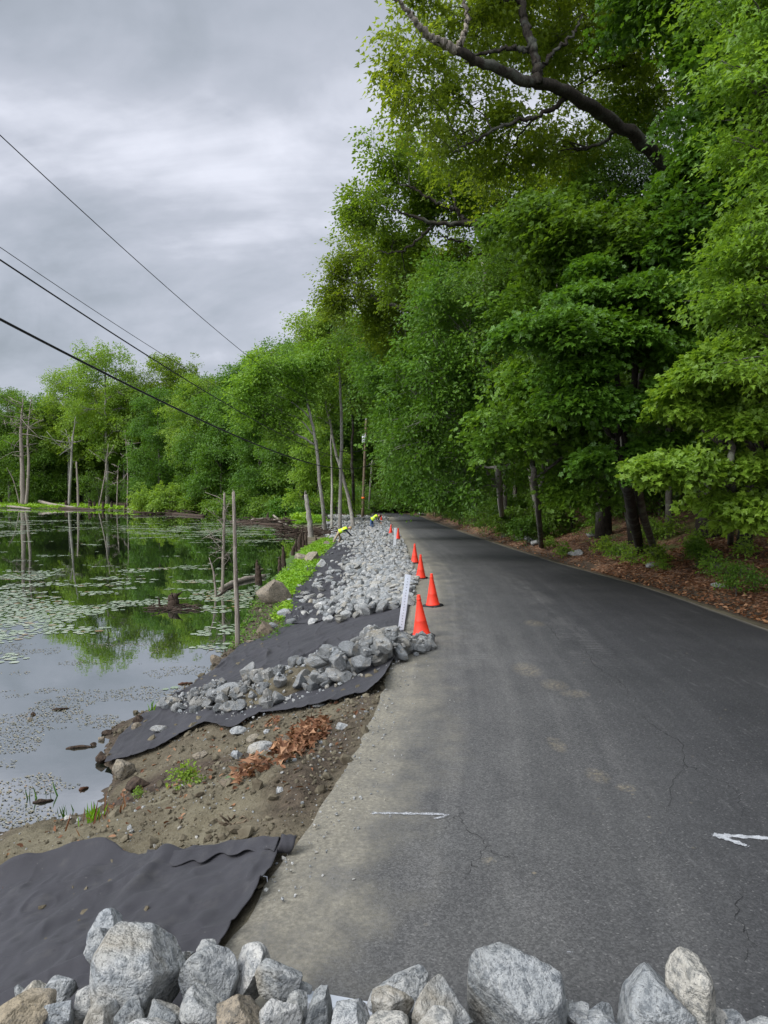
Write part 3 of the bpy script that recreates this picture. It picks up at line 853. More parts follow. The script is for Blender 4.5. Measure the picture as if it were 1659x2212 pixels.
def custom_tree(seed, base, lobes_px, trunk_px, tr, n_spray, per, R, size, tmpl, leafm, barkm, label, group=None, name='broadleaf_tree', limbs=(), **kw):
    """base (u,v) or world xy; lobes (u,v,Y,r_across,r_up[,r_depth]) and trunk points (u,v,Y)"""
    rng = np.random.default_rng(seed)
    if len(base) == 3: b = np.array([base[0], base[1], T1(base[0], base[1])])
    else: b = hit(*base)
    L = []
    for q in lobes_px:
        p = aty(q[0], q[1], q[2]) - b
        L.append((*p, q[3], q[5] if len(q) > 5 else q[3], q[4]))
    tk = [(0, 0, -.3)] + [tuple(aty(*q) - b) for q in trunk_px]
    sk = []
    for (pts, rr, mat, nm) in limbs:
        P = smooth_path([aty(*q) - b for q in pts], 40); P[1:-1] += rng.normal(0, .03, (38, 3))
        sk.append((P, np.interp(np.linspace(0, 1, 40), np.linspace(0, 1, len(rr)), rr), mat, nm))
    wd, lf = grow(rng, tk, tr, L, n_spray, per, R, size, tmpl, skel=[(q[0], q[1]) for q in sk if q[3] == 'limb'], **kw)
    r = empty(name, tuple(b)); tag(r, label, 'tree', group)
    wd.build('trunk', M[barkm], r); lf.build('crown', M[leafm], r, smooth=False)
    for (P, rr, mat, nm) in sk:
        mb_ = MB(); tube(mb_, P, rr, 14, wob=.15, rng=rng); mb_.build(nm, M[mat], r)
    return r
rng = np.random.default_rng(100)
# ------------------------------------------------------------------ front trees along the right of the road, each built to its place
GF = 'leafy trees along the right of the road'
custom_tree(201, (11.4, 24.5, 0), [(895, 120, 19.5, .9, .5), (915, 195, 20, .9, .4), (868, 215, 19.5, .35, .3), (1010, 50, 21.5, 1.4, .6), (1110, 20, 22.5, 1.5, .8), (1010, 225, 22, 1.2, .5), (1100, 285, 22.5, 1.5, .6), (980, 300, 22, .8, .4),
    (1260, 60, 24, 1.8, .9), (1300, 150, 25, 1.7, .8), (1420, 40, 25, 2.0, 1.1), (1420, 200, 26, 1.8, 1.0), (1230, 330, 24.5, 1.7, .7), (1080, 370, 24.5, 1.3, .5), (1180, 110, 23.5, 1.2, .6), (1200, -120, 21, 2.5, 1.2), (1000, -120, 20, 2.0, 1.0), (1420, -140, 23, 2.5, 1.4)],
    [(1545, 800, 24.6), (1530, 420, 24.5), (1510, 60, 24.3), (1500, -200, 24)], (0.48, 0.22), 1367, 47, .55, 0.145, 'star', 'leaf_b', 'bark_dark',
    'tall oak whose long crooked limb reaches out over the road, its tip bare', droop=.35,
    limbs=[([(1530, 460, 24.5), (1425, 345, 23.2), (1330, 262, 22.0), (1215, 196, 20.6), (1130, 172, 19.8), (1050, 140, 19.2), (985, 108, 18.6)], [.22, .20, .18, .165, .14, .12, .105], 'bark_dark', 'limb'),
      ([(985, 108, 18.6), (955, 92, 18.4), (925, 78, 18.2), (895, 42, 17.9), (872, 15, 17.7), (845, -12, 17.5)], [.115, .10, .09, .065, .05, .035], 'deadwood', 'bare_limb_tip'),
      ([(985, 108, 18.6), (1003, 70, 18.6), (1008, 30, 18.4), (996, -15, 18.2)], [.075, .06, .05, .035], 'deadwood', 'bare_limb_tip'),
      ([(1163, 180, 20.0), (1158, 130, 20.0), (1140, 70, 20.1), (1125, 10, 20.2), (1115, -60, 20.3)], [.13, .12, .11, .095, .08], 'bark_dark', 'limb'),
      ([(1165, 150, 20.2), (1200, 110, 20.4), (1235, 75, 20.6), (1260, 30, 21)], [.06, .05, .035, .02], 'bark_dark', 'limb'),
      ([(1150, 110, 20.1), (1110, 105, 20.0), (1050, 112, 19.9), (1000, 135, 19.8)], [.08, .06, .045, .02], 'bark_dark', 'limb'),
      ([(1230, 205, 20.8), (1175, 245, 20.8), (1110, 262, 20.6), (1030, 300, 20.4), (980, 330, 20.2)], [.08, .06, .05, .035, .015], 'bark_dark', 'limb')])

custom_tree(202, (9.6, 31, 0), [(840, 330, 29, .8, .5), (890, 390, 29.5, 1.2, .5), (810, 430, 29, .8, .6), (960, 430, 31, 1.4, .6), (780, 470, 29, .6, .5), (850, 520, 30, 1.2, .5), (1080, 430, 32, 1.6, .7), (1000, 370, 31, 1.4, .6), (1150, 530, 32, 1.8, .7), (980, 570, 31, 1.5, .6), (880, 600, 30, .9, .5), (1080, 600, 31, 1.6, .7), (900, 330, 31, .8, .4), (1200, 420, 32, 1.7, .7)],
    [(1300, 800, 31), (1270, 600, 30.8), (1240, 440, 30.6), (1220, 300, 30.5)], (0.3, 0.12), 1066, 47, .55, 0.15, 'oval', 'leaf_b', 'bark_dark',
    'brownish green oak with a low sinuous limb, below the long bare tipped limb', GF, droop=.3,
    limbs=[([(1245, 500, 30.7), (1185, 490, 30.0), (1120, 482, 29.4), (1060, 490, 28.9), (1020, 480, 28.7), (960, 485, 28.5), (900, 470, 28.4), (850, 455, 28.2)], [.20, .19, .17, .15, .13, .09, .06, .03], 'bark_dark', 'limb'),
      ([(1010, 482, 28.7), (985, 455, 28.6), (950, 442, 28.5), (900, 410, 28.4), (860, 395, 28.4)], [.09, .08, .06, .04, .02], 'bark_dark', 'limb'),
      ([(1240, 640, 30.8), (1150, 590, 30.4), (1060, 555, 30), (990, 520, 29.6), (940, 510, 29.4)], [.12, .10, .07, .05, .02], 'bark_dark', 'limb'),
      ([(940, 480, 28.5), (900, 520, 28.8), (860, 545, 29), (800, 540, 29)], [.07, .05, .04, .015], 'bark_dark', 'limb')])

custom_tree(203, (8.4, 37, 0), [(760, 560, 36, 1.1, .6), (710, 600, 36, .6, .4), (830, 560, 37, 1.3, .6), (770, 640, 36.5, 1.3, .6), (900, 640, 38, 1.7, .8), (860, 720, 38, 1.6, .8), (960, 560, 38, 1.7, .9), (970, 700, 38, 1.7, .8), (800, 500, 36.5, .9, .5), (730, 650, 36.3, .7, .4)],
    [(1110, 800, 37), (1080, 650, 37), (1040, 520, 37), (1010, 440, 36.8)], (0.24, 0.08), 966, 42, .62, 0.15, 'oval', 'leaf_b', 'bark', 'airy yellow green tree leaning over the road with forked limbs against the sky', GF, droop=.3,
    limbs=[([(1040, 690, 37), (900, 670, 36.5), (820, 650, 36.2), (770, 615, 36), (720, 590, 35.8)], [.15, .12, .09, .06, .02], 'bark', 'limb'),
      ([(840, 655, 36.3), (790, 640, 36.2), (740, 640, 36), (700, 620, 36)], [.06, .05, .03, .015], 'bark', 'limb'), ([(1030, 560, 36.9), (930, 560, 36.6), (850, 530, 36.4), (800, 490, 36.3)], [.11, .09, .06, .02], 'bark', 'limb')])

custom_tree(204, (1085, 1133), [(1000, 720, 26, 1.5, .8), (1100, 690, 26.5, 1.5, .8), (940, 790, 26, 1.3, .7), (1060, 800, 26, 1.5, .7), (1180, 620, 27, 1.7, .9), (950, 890, 26, 1.2, .6), (1080, 900, 26, 1.4, .6), (900, 950, 26.5, .9, .5), (1000, 970, 26.5, 1.2, .5), (1120, 990, 27, 1.1, .5), (1040, 620, 27, 1.5, .8), (890, 840, 26.5, .8, .5), (1000, 1050, 27, 1.0, .4)],
    [(1078, 1040, 26.8), (1062, 900, 26.9), (1050, 700, 27), (1040, 560, 27)], (.14, .05), 1172, 35, .55, 0.150, 'oval', 'leaf_e', 'bark_pale', 'slender tree with a pale straight lower trunk at the verge past the rocks', GF, reach=1.25, sub=14, droop=.3)
custom_tree(205, (1170, 1172), [(1180, 760, 19.5, 1.2, .5), (1270, 720, 19.8, 1.3, .6), (1150, 860, 19, 1.0, .45), (1250, 860, 19.5, 1.3, .5), (1110, 930, 19, .7, .35), (1190, 960, 19.2, 1.0, .4), (1290, 950, 20, 1.1, .45), (1200, 650, 20, 1.3, .6), (1330, 620, 20.5, 1.4, .7), (1240, 1040, 20, .9, .3), (1380, 800, 20.5, 1.3, .5)],
    [(1158, 1060, 20), (1150, 980, 20.1), (1175, 820, 20.2), (1210, 600, 20.5)], (.10, .035), 1241, 37, .44, 0.128, 'maple', 'leaf_e', 'bark', 'slim maple with a bare thin grey trunk beside pale rocks, bright layered leaves above', GF, zj=.2, reach=1.25, droop=.35, flat=1.0, tone0=(.3, 1))
custom_tree(206, (1385, 1183), [(1170, 700, 15, .75, .22), (1260, 715, 15.2, .8, .25), (1350, 720, 15.6, .8, .25), (1240, 790, 15.2, .7, .2), (1420, 640, 16, 1.0, .35), (1330, 600, 16, 1.0, .35), (1300, 870, 15.2, .6, .2), (1400, 860, 15.6, .8, .25), (1450, 760, 16, .9, .3), (1240, 860, 15.2, .5, .2), (1330, 990, 15.6, .55, .18), (1440, 960, 15.6, .6, .2)],
    [(1355, 1060, 16.2), (1330, 960, 16.2), (1370, 830, 16.2), (1400, 640, 16.3)], (.15, .05), 1380, 37, .36, 0.114, 'maple', 'leaf_e', 'bark_dark', 'crooked dark stemmed maple with bright flat leaf layers over the verge', GF, zj=.2, droop=.4, flat=1.3, tone0=(.1, .8))
custom_tree(207, (1418, 1188), [(1480, 500, 17, 1.2, .5), (1380, 520, 17, 1.1, .45), (1280, 520, 17.2, 1.2, .5), (1500, 620, 17, 1.2, .5), (1200, 480, 18, 1.2, .5)],
    [(1375, 1060, 16.6), (1345, 960, 16.7), (1400, 760, 16.9), (1430, 500, 17)], (.11, .045), 689, 37, .42, 0.123, 'maple', 'leaf_a', 'bark', 'leaning grey stem crossing behind the crooked dark maple', GF, zj=.2, droop=.35, flat=1.1)
custom_tree(208, (1578, 1160), [(1420, 1005, 12.6, .35, .12), (1470, 1010, 12.8, .4, .14), (1500, 860, 13.2, .6, .2), (1570, 800, 13, .7, .25), (1600, 900, 13, .7, .25), (1640, 1000, 13, .5, .2), (1540, 1000, 13, .5, .18), (1640, 760, 13, .8, .3), (1560, 1080, 13.3, .4, .16), (1650, 1100, 13, .5, .2)],
    [(1578, 1060, 13.4), (1572, 900, 13.5), (1590, 700, 13.6)], (.085, .03), 713, 37, .30, 0.110, 'maple', 'leaf_c', 'bark', 'young maple with a pale stem and a bright low branch near the road edge', GF, zj=.2, droop=.4, flat=1.3, tone0=(.2, .8))
custom_tree(209, (9.6, 11.5, 0), [(1650, 60, 10.5, .6, .25), (1600, 150, 10.6, .4, .2), (1650, 300, 10.4, .4, .2), (1600, 330, 11, .3, .15), (1650, 520, 10.4, .5, .25), (1590, 560, 10.8, .4, .16), (1640, 650, 10.6, .5, .2), (1690, 180, 10.6, .8, .4), (1730, 420, 10.8, .9, .5), (1640, -60, 11, 1.0, .5), (1560, 640, 10.8, .4, .15), (1640, 790, 10.6, .5, .2)],
    [(2080, 800, 11.4), (2060, 400, 11.4), (2000, 0, 11.3)], (0.12, 0.048), 537, 47, .32, 0.090, 'star', 'leaf_c', 'bark', 'tree at the right edge of the view with large pale maple leaves hanging close', GF, zj=.2, droop=.4, flat=1.1, tone0=(0, .6))
custom_tree(210, (12.6, 17.0, 0), [(1580, 320, 16.5, 1.1, .6), (1630, 230, 16.5, 1.1, .6), (1600, 380, 16.5, 1.3, .6), (1520, 480, 16.5, 1.2, .5), (1620, 480, 16.5, 1.2, .5), (1620, 120, 16.5, 1.3, .7), (1620, 620, 16, 1.0, .4), (1560, 700, 16.4, .9, .4), (1560, -80, 17, 1.6, .8)],
    [(1860, 800, 17), (1760, 400, 17), (1700, 0, 17)], (.22, .08), 1465, 37, .48, 0.132, 'maple', 'leaf_a', 'bark_dark', 'dense dark green maple filling the upper right above the verge', GF, reach=1.15, droop=.35, flat=1.0)
custom_tree(211, (7.2, 42, 0), [(880, 860, 40, 1.4, .8), (862, 920, 40, 1.0, .7), (930, 800, 41, 1.6, .9), (876, 1000, 40.5, 1.0, .6), (930, 960, 41, 1.4, .7), (960, 1060, 41, 1.2, .5), (900, 1060, 40.5, 1.0, .4), (920, 730, 41, 1.7, .9), (830, 800, 40, 1.2, .8), (1010, 850, 42, 1.6, .8)],
    [(1080, 900, 42), (1040, 750, 42), (990, 640, 42)], (.18, .06), 1195, 30, .65, 0.176, 'oval', 'leaf_e', 'bark', 'dense leafy tree hanging low over the road near the middle of its length', GF, reach=1.2, droop=.35)
custom_tree(212, (7.6, 58, 0), [(850, 770, 56, 2.0, 1.2), (805, 815, 57, 1.5, .8), (868, 900, 56, 1.5, 1.0), (880, 960, 57, 1.7, .9), (860, 690, 56, 2.0, 1.2), (790, 750, 56, 1.6, 1.0), (866, 1030, 56, 1.1, .7), (920, 1040, 57, 1.5, .7), (900, 850, 57, 2, 1.0)],
    [(1000, 900, 58), (960, 750, 58), (900, 620, 58)], (.22, .08), 1104, 30, .8, 0.220, 'oval', 'leaf_a', 'bark', 'full green tree leaning toward the utility pole from the right verge', GF, reach=1.15, droop=.35)
custom_tree(213, (8.2, 79, 0), [(870, 1000, 76, 1.8, 1.0), (868, 930, 76, 1.8, 1.2), (862, 860, 80, 2.0, 1.4), (860, 850, 76, 2.4, 1.4), (862, 1060, 76, 1.4, .7), (840, 770, 78, 2.4, 1.4), (900, 940, 77, 2.2, 1.2)],
    [(930, 900, 78), (900, 760, 78), (880, 640, 78)], (.25, .1), 1092, 30, 1.0, 0.282, 'quad', 'leaf_a', 'bark_dark', 'farthest dark leafed tree where the road bends away', GF, droop=.35)

custom_tree(214, (9.8, 27.5, 0), [(1150, 560, 26, 1.6, 1.0), (1230, 470, 26, 1.6, 1.0), (1320, 420, 26, 1.7, 1.0), (1060, 650, 26, 1.4, .9), (1320, 540, 26, 1.6, 1.0), (1220, 600, 25.5, 1.4, .9), (1000, 640, 27, 1.3, .8), (1400, 480, 26, 1.6, 1.0), (1420, 380, 27, 1.7, 1.0), (1130, 740, 25.5, 1.2, .8)],
    [(1320, 900, 27.5), (1300, 700, 27.4), (1290, 500, 27.2)], (.2, .08), 937, 46, .6, .115, 'star', 'leaf_e', 'bark_dark', 'full light green tree filling the gap below the long oak limb', GF, reach=1.2, droop=.3)
custom_tree(215, (10.6, 21, 0), [(1480, 560, 20, 1.3, .8), (1560, 520, 20, 1.3, .8), (1620, 440, 20, 1.4, .9), (1540, 640, 20, 1.2, .7), (1450, 700, 19.5, 1.1, .6), (1620, 760, 19.5, 1.1, .6), (1520, 780, 19.5, 1.0, .6), (1600, 300, 20.5, 1.4, .9), (1420, 820, 19.5, .9, .5), (1350, 660, 19.5, 1.0, .6)],
    [(1640, 900, 21), (1620, 700, 21), (1600, 450, 21)], (.2, .08), 1250, 46, .5, .10, 'star', 'leaf_a', 'bark_dark', 'dark trunked tree deep on the right verge behind the young maple', GF, droop=.3)

# ------------------------------------------------------------------ the wood behind them
GW = 'trees of the wood on the right hillside'
LW = 'green broadleaf tree standing in the dense wood behind the front row of roadside trees'
spots = []
r_ = np.random.default_rng(7)
for k in range(2600):
    y = r_.uniform(8, 105); s = r_.uniform(3.2, 34)
    x = float(xr(min(y, 95))) + s
    if x - .72 * y > 10: continue
    if s < 6 and y < 26: continue
    dmin = 2.5 + .06 * s
    if all((x - a) ** 2 + (y - b) ** 2 > dmin ** 2 for a, b in spots): spots.append((x, y))
    if len(spots) >= 150: break
for (x, y) in spots:
    s = x - float(xr(min(y, 95)))
    pn = ['wood_a', 'wood_b', 'wood_c', 'wood_d', 'wood_a', 'wood_b'][r_.integers(6)]
    sc = r_.uniform(.72, .98) * (1.0 if s < 14 else 1.05)
    if y > 55: sc *= .95
    plant_tree(pn, x, y, sc, r_.uniform(-.7, .7) if s < 9 else r_.uniform(0, 6.3), LW, GW)

# ------------------------------------------------------------------ behind the bend and along the far shore
GS = 'trees lining the far shore'
GB = 'trees of the wood behind the far shore'
LB = 'green tree in the mass of woodland rising behind the far shore'
front = [  # u, distance, proto, height m, label
    (20, 150, 'far_b', 24, 'rounded mid green tree at the left edge of the far shore'),
    (95, 146, 'far_d', 22, 'bushy tree behind the silvery dead snag'),
    (150, 143, 'far_a', 27, 'pale trunked light green tree beside the forked bare stem'),
    (232, 138, 'far_a', 31, 'tallest light green tree on the far shore with a clean pale trunk'),
    (290, 142, 'far_e', 27, 'thin crowned tree just right of the tallest far shore tree'),
    (372, 150, 'far_c', 31, 'dark round headed tree rising above its neighbours on the far shore'),
    (345, 126, 'far_b', 21, 'spreading light green tree behind the waterside bush'),
    (425, 118, 'far_a', 22, 'light green tree with a thin leaning trunk right of the waterside bush'),
    (478, 112, 'far_d', 19, 'leafy tree over the right end of the far shore'),
    (560, 104, 'far_d', 15.5, 'low branched evergreen looking tree with tiered flat boughs by the inlet'),
    (600, 115, 'far_c', 25, 'dark round headed tree standing above the inlet trees'),
    (520, 120, 'far_b', 24, 'mid green tree behind the tiered tree'),
    (650, 100, 'far_b', 24, 'dense green tree behind the causeway trunks'),
    (730, 104, 'far_b', 25, 'dense green tree behind the utility pole'),
    (-40, 150, 'far_a', 24, 'light tree outside the left edge of the far shore'),
    (800, 108, 'far_d', 22, 'dark bushy tree closing the view behind the grey pole'),
    (860, 112, 'far_b', 24, 'green tree closing the view beyond the road bend'),
]
for (u, D, pn, hgt, lab) in front:
    if u < 310: D += 9; hgt *= 1.06
    p = aty(u, 1058, D)
    H0 = {'far_a': 26, 'far_b': 24, 'far_c': 28, 'far_d': 18, 'far_e': 27}[pn]
    plant_tree(pn, p[0], D, hgt / H0, r_.uniform(0, 6.3), lab, None)
far_spots = []
for k in range(3000):
    y = r_.uniform(108, 205); x = r_.uniform(-.62 * y, .05 * y + 8)
    d = y - np.interp(x, _fx, _fy)
    if d < (17 if x < -36 else 9): continue
    if np.min(np.sqrt((CURVE[:, 0] - x) ** 2 + (CURVE[:, 1] - y) ** 2)) < 5: continue
    if all((x - a) ** 2 + (y - b) ** 2 > 6.0 ** 2 for a, b in far_spots): far_spots.append((x, y))
    if len(far_spots) >= 130: break
for (x, y) in far_spots:
    pn = ['far_b', 'far_d', 'far_b', 'far_c', 'far_a', 'far_d'][r_.integers(6)]
    u = 829 + 1534 * x / y
    hmax = (1058 - np.interp(u, [-100, 60, 130, 220, 300, 450, 560, 640, 720, 900], [870, 880, 850, 830, 815, 815, 770, 720, 680, 640])) * y / 1534 + 2.3
    H0 = {'far_a': 26, 'far_b': 24, 'far_c': 28, 'far_d': 18, 'far_e': 27}[pn]
    z0 = T1(x, y)
    s = min(r_.uniform(.85, 1.15), max(.4, (hmax - z0) * r_.uniform(.82, 1.0) / H0))
    plant_tree(pn, x, y, max(s, .62), r_.uniform(0, 6.3), LB, GB, sz=s)
# ------------------------------------------------------------------ geotextile sheets
def px_curve(pts, n):
    P = smooth_path([hit(*p) for p in pts], n * 3)
    d = np.concatenate([[0], np.cumsum(np.linalg.norm(np.diff(P, axis=0), axis=1))])
    t = np.linspace(0, d[-1], n)
    return np.stack([np.interp(t, d, P[:, k]) for k in range(3)], 1)

def coons(N, Fr, L, R, ns, nt):
    """N,Fr: left->right; L,R: near->far (arrays resampled to ns / nt)"""
    s = np.linspace(0, 1, ns)[None, :, None]; t = np.linspace(0, 1, nt)[:, None, None]
    ruled1 = (1 - t) * N[None] + t * Fr[None]
    ruled2 = (1 - s) * L[:, None] + s * R[:, None]
    bil = (1 - s) * (1 - t) * N[0] + s * (1 - t) * N[-1] + (1 - s) * t * Fr[0] + s * t * Fr[-1]
    return ruled1 + ruled2 - bil

def sheet(N, Fr, L, R, ns, nt, off, fold, foldamp, seed, lift=None, blur=4, jag=.02):
    N = px_curve(N, ns); Fr = px_curve(Fr, ns); L = px_curve(L, nt); R = px_curve(R, nt)
    G = coons(N, Fr, L, R, ns, nt)
    x, y = G[..., 0], G[..., 1]
    e = np.minimum.reduce([np.linspace(0, 1, ns)[None, :] * np.ones((nt, 1)), 1 - np.linspace(0, 1, ns)[None, :] * np.ones((nt, 1))])
    z = np.maximum(terrain(x.ravel(), y.ravel()).reshape(x.shape), ZW - .02)
    for _ in range(blur):
        zp = np.pad(z, 1, mode='edge')
        z = np.maximum(z * .5 + (zp[:-2, 1:-1] + zp[2:, 1:-1] + zp[1:-1, :-2] + zp[1:-1, 2:]) / 8, z - .004)
    w1 = (1 - np.abs(vnoise(x / fold[0] + .6 * vnoise(x, y, seed=seed + 5), y / fold[1] + x * .3, seed=seed))) ** 6
    w2 = (1 - np.abs(vnoise(x / (fold[0] * .45) + y * .7, y / (fold[1] * .6), seed=seed + 9))) ** 8
    msk = .35 + .65 * sstep(vnoise(x / 1.3, y / 1.3, seed=seed + 3), -.2, .5)
    z = z + off + foldamp * (w1 + .45 * w2) * msk + .012 * fbm(x / .4, y / .4, octs=3, seed=seed + 1)
    if lift is not None: z = z + lift(np.linspace(0, 1, ns)[None, :], np.linspace(0, 1, nt)[:, None], x, y)
    V = np.stack([x, y, z], -1).reshape(-1, 3)
    i = np.arange(nt - 1)[:, None] * ns + np.arange(ns - 1)[None, :]
    q = np.stack([i, i + 1, i + ns + 1, i + ns], -1).reshape(-1, 4)
    mb_ = MB(); mb_.add(V, q)
    return mb_, G, z

def solid(o, t=.004):
    md = o.modifiers.new('thickness', 'SOLIDIFY'); md.thickness = t; md.offset = 1.0

def _lift1(s, t, x, y):
    # the free upper edge curls up, the road edge stands as a small lip
    up = np.clip((t - .93) / .07, 0, 1) ** 1.5 * (.13 * sstep(.62 - s, 0, .14) + .02) * (1 + .35 * vnoise(x / .25, y / .25, seed=3))
    lip = np.clip((s - .965) / .035, 0, 1) ** 1.3 * (.045 + .025 * vnoise(y / .22, y * 0, seed=8)) * np.ones_like(t)
    ridge = .06 * np.exp(-((x + 1.75 - (y - 4.3) * .2) / .10) ** 2) * sstep(t, .5, .85) + .05 * np.exp(-((y - 3.75 - (x + 2.1) * .2) / .06) ** 2) * sstep(-x, 1.2, 1.6)
    return up + lip + ridge
mb, G1, z1 = sheet([(-700, 2700), (-200, 2500), (200, 2350), (450, 2290)], [(-330, 2030), (-150, 1975), (0, 1928), (120, 1880), (190, 1858), (262, 1852), (335, 1866), (480, 1850), (605, 1842)],
                   [(-700, 2700), (-520, 2350), (-330, 2030)], [(450, 2290), (462, 2130), (480, 2062), (520, 1992), (568, 1930), (592, 1880), (605, 1842)], 240, 150, .030, (.75, .32), .034, 50, _lift1, 6)
near_sheet = mb.build('geotextile_sheet', M['fabric'])
tag(near_sheet, 'nearest black fabric sheet, bare but for a few stones, its upper edge folded over', 'fabric sheet'); solid(near_sheet)
# the folded flap on its upper edge
def flap():
    top = px_curve([(318, 1862), (380, 1860), (480, 1850), (560, 1843), (606, 1840)], 70)
    n = 14; V = []
    r_ = np.random.default_rng(5)
    for k in range(70):
        p = top[k].copy(); f = k / 69
        p[2] = T1(p[0], p[1], False) + .06
        wd = (.15 + .012 * math.sin(k * .55) + .05 * vnoise(np.array([k / 6.]), np.array([.3]), seed=2)[0]) * min(1, f * 5 + .15)
        for j in range(n):
            a = j / (n - 1)
            yy = -wd * a + .02 * math.sin(a * 3.1)
            zz = .055 * math.sin(min(a * 2.6, 1) * math.pi * .62) - .035 * a + .012 * vnoise(np.array([k / 5.]), np.array([a * 2.]), seed=6)[0]
            V.append((p[0] + yy * .15, p[1] + yy, p[2] + zz + .012))
    i = np.arange(69)[:, None] * n + np.arange(n - 1)[None, :]
    q = np.stack([i, i + 1, i + n + 1, i + n], -1).reshape(-1, 4)
    m_ = MB(); m_.add(V, q); o = m_.build('folded_edge', M['fabric'], near_sheet); solid(o, .005)
    # curled roll end at the road
    c = hit(617, 1850); ang = np.linspace(-.4, 4.6, 26); m_ = MB(); V = []
    for k in range(7):
        ax = np.array([-.10, .015, .0]) * (k / 6.) + np.array([.05, .0, .065])
        for a in ang:
            r2 = .075 - .009 * (a - .4) + .004 * math.sin(k * 2 + a * 3)
            V.append(c + ax + np.array([.02 * math.sin(a), math.cos(a) * r2, math.sin(a) * r2]))
    i = np.arange(6)[:, None] * 26 + np.arange(25)[None, :]
    m_.add(V, np.stack([i, i + 1, i + 27, i + 26], -1).reshape(-1, 4)); o = m_.build('curled_corner', M['fabric'], near_sheet); solid(o, .005)
flap()

def _lift2(s, t, x, y):
    front = np.clip((.05 - t) / .05, 0, 1) ** 1.2 * .03
    corner = np.clip((s - .95) / .05, 0, 1) * np.clip((.16 - t) / .16, 0, 1) * .13
    lip = np.clip((s - .985) / .015, 0, 1) * .02
    return front + corner + lip
mb, G2, z2 = sheet([(226, 1657), (330, 1628), (430, 1574), (500, 1582), (560, 1553), (700, 1528), (826, 1498)], [(622, 1350), (690, 1338), (770, 1305), (887, 1280)],
                   [(226, 1657), (245, 1618), (282, 1572), (390, 1500), (470, 1442), (520, 1400), (580, 1374), (622, 1350)], [(826, 1498), (842, 1450), (852, 1428), (868, 1378), (880, 1330), (887, 1280)], 230, 190, .034, (.5, 1.1), .07, 60, _lift2, 5)
mid_sheet = mb.build('geotextile_sheet', M['fabric'])
tag(mid_sheet, 'black fabric sheet down to the water under the loose stone heap beside the nearest cone', 'fabric sheet'); solid(mid_sheet)
mb, G3, z3 = sheet([(612, 1356), (690, 1348), (765, 1316), (890, 1288)], [(737, 1162), (770, 1158), (805, 1150), (846, 1145)],
                   [(612, 1356), (632, 1300), (662, 1240), (695, 1200), (718, 1173), (737, 1162)], [(890, 1288), (890, 1240), (882, 1212), (868, 1185), (846, 1145)], 110, 260, .065, (.8, .55), .15, 70, None, 3)
far_sheet = mb.build('geotextile_sheet', M['fabric'])
tag(far_sheet, 'wrinkled black fabric sheet running on to the crouching worker under the long stone bank', 'fabric sheet'); solid(far_sheet)
# small wire staples pinning the near sheet
for k, (u, v) in enumerate([(607, 1856), (562, 1918)]):
    p = hit(u, v); m_ = MB()
    P = [p + np.array(q) * .9 for q in ((-.05, .0, -.03), (-.055, 0, .05), (-.01, .02, .075), (.04, .03, .06), (.05, .02, -.02))]
    tube(m_, P, .004, 6)
    tag(m_.build('wire_staple', M['galv']), ['bent wire staple at the curled corner of the nearest fabric sheet', 'bent wire staple halfway along the road edge of the nearest fabric sheet'][k], 'staple')

# ------------------------------------------------------------------ stones
def stone_geo(seed, sub, planes=11, rough=.03, cut=(.50, .82), block=1.0):
    bm = bmesh.new(); bmesh.ops.create_icosphere(bm, subdivisions=sub, radius=1.0)
    v = np.array([q.co[:] for q in bm.verts]); f = np.array([[q.index for q in p.verts] for p in bm.faces]); bm.free()
    r_ = np.random.default_rng(seed)
    if block != 1.0: v = np.sign(v) * np.abs(v) ** block; v = v / np.abs(v).max()
    for k in range(planes):
        n = unit(r_.normal(0, 1, 3)); d = r_.uniform(*cut)
        h = v @ n - d
        v = v - np.maximum(h, 0)[:, None] * n
    if rough:
        nn = unit(v)
        v = v + nn * (rough * fbm(v[:, 0] * 2.2 + seed, v[:, 1] * 2.2, v[:, 2] * 2.2, octs=4, seed=seed))[:, None]
    lo, hi = v.min(0), v.max(0)
    return (v - (lo + hi) / 2) / (hi - lo), f
SV = [stone_geo(300 + k, 3, 9 + k % 4, .03, (.42, .80)) for k in range(16)]
STM = []
for k, (v, f) in enumerate(SV):
    m_ = MB(); m_.add(v, f); me = m_.mesh('stone', M['stone'], False)
    for p in me.polygons: p.use_smooth = False
    STM.append(me)
SLOW = [stone_geo(400 + k, 2, 9 + k % 3, .0) for k in range(10)]
SLOW1 = [stone_geo(430 + k, 1, 6, .0, (.5, .85)) for k in range(8)]

class Heap:
    def __init__(s, x0, x1, y0, y1, res, base):
        s.x0, s.y0, s.res = x0, y0, res
        gx = np.arange(x0, x1, res); gy = np.arange(y0, y1, res)
        X, Y = np.meshgrid(gx, gy); s.X, s.Y = X, Y
        s.H = base(X.ravel(), Y.ravel()).reshape(X.shape)
    def drop(s, x, y, r, hz):
        """rest a stone of half-width r and half-height hz; returns its centre z"""
        i0 = int((x - r - s.x0) / s.res); i1 = int((x + r - s.x0) / s.res) + 2
        j0 = int((y - r - s.y0) / s.res); j1 = int((y + r - s.y0) / s.res) + 2
        i0 = max(i0, 0); j0 = max(j0, 0)
        h = s.H[j0:j1, i0:i1]
        if h.size == 0: return None
        X, Y = s.X[j0:j1, i0:i1], s.Y[j0:j1, i0:i1]
        d2 = ((X - x) ** 2 + (Y - y) ** 2) / (r * r)
        inn = d2 < .75
        if not inn.any(): inn = d2 == d2.min()
        z = np.percentile(h[inn], 62) + hz * .72
        top = z + hz * .8 * np.sqrt(np.clip(1 - d2, 0, 1))
        s.H[j0:j1, i0:i1] = np.where(d2 < 1, np.maximum(h, top), h)
        return z
def bank_z(x, y):
    return terrain(x, y) + .045
rs = np.random.default_rng(55)
n_stone = [0]
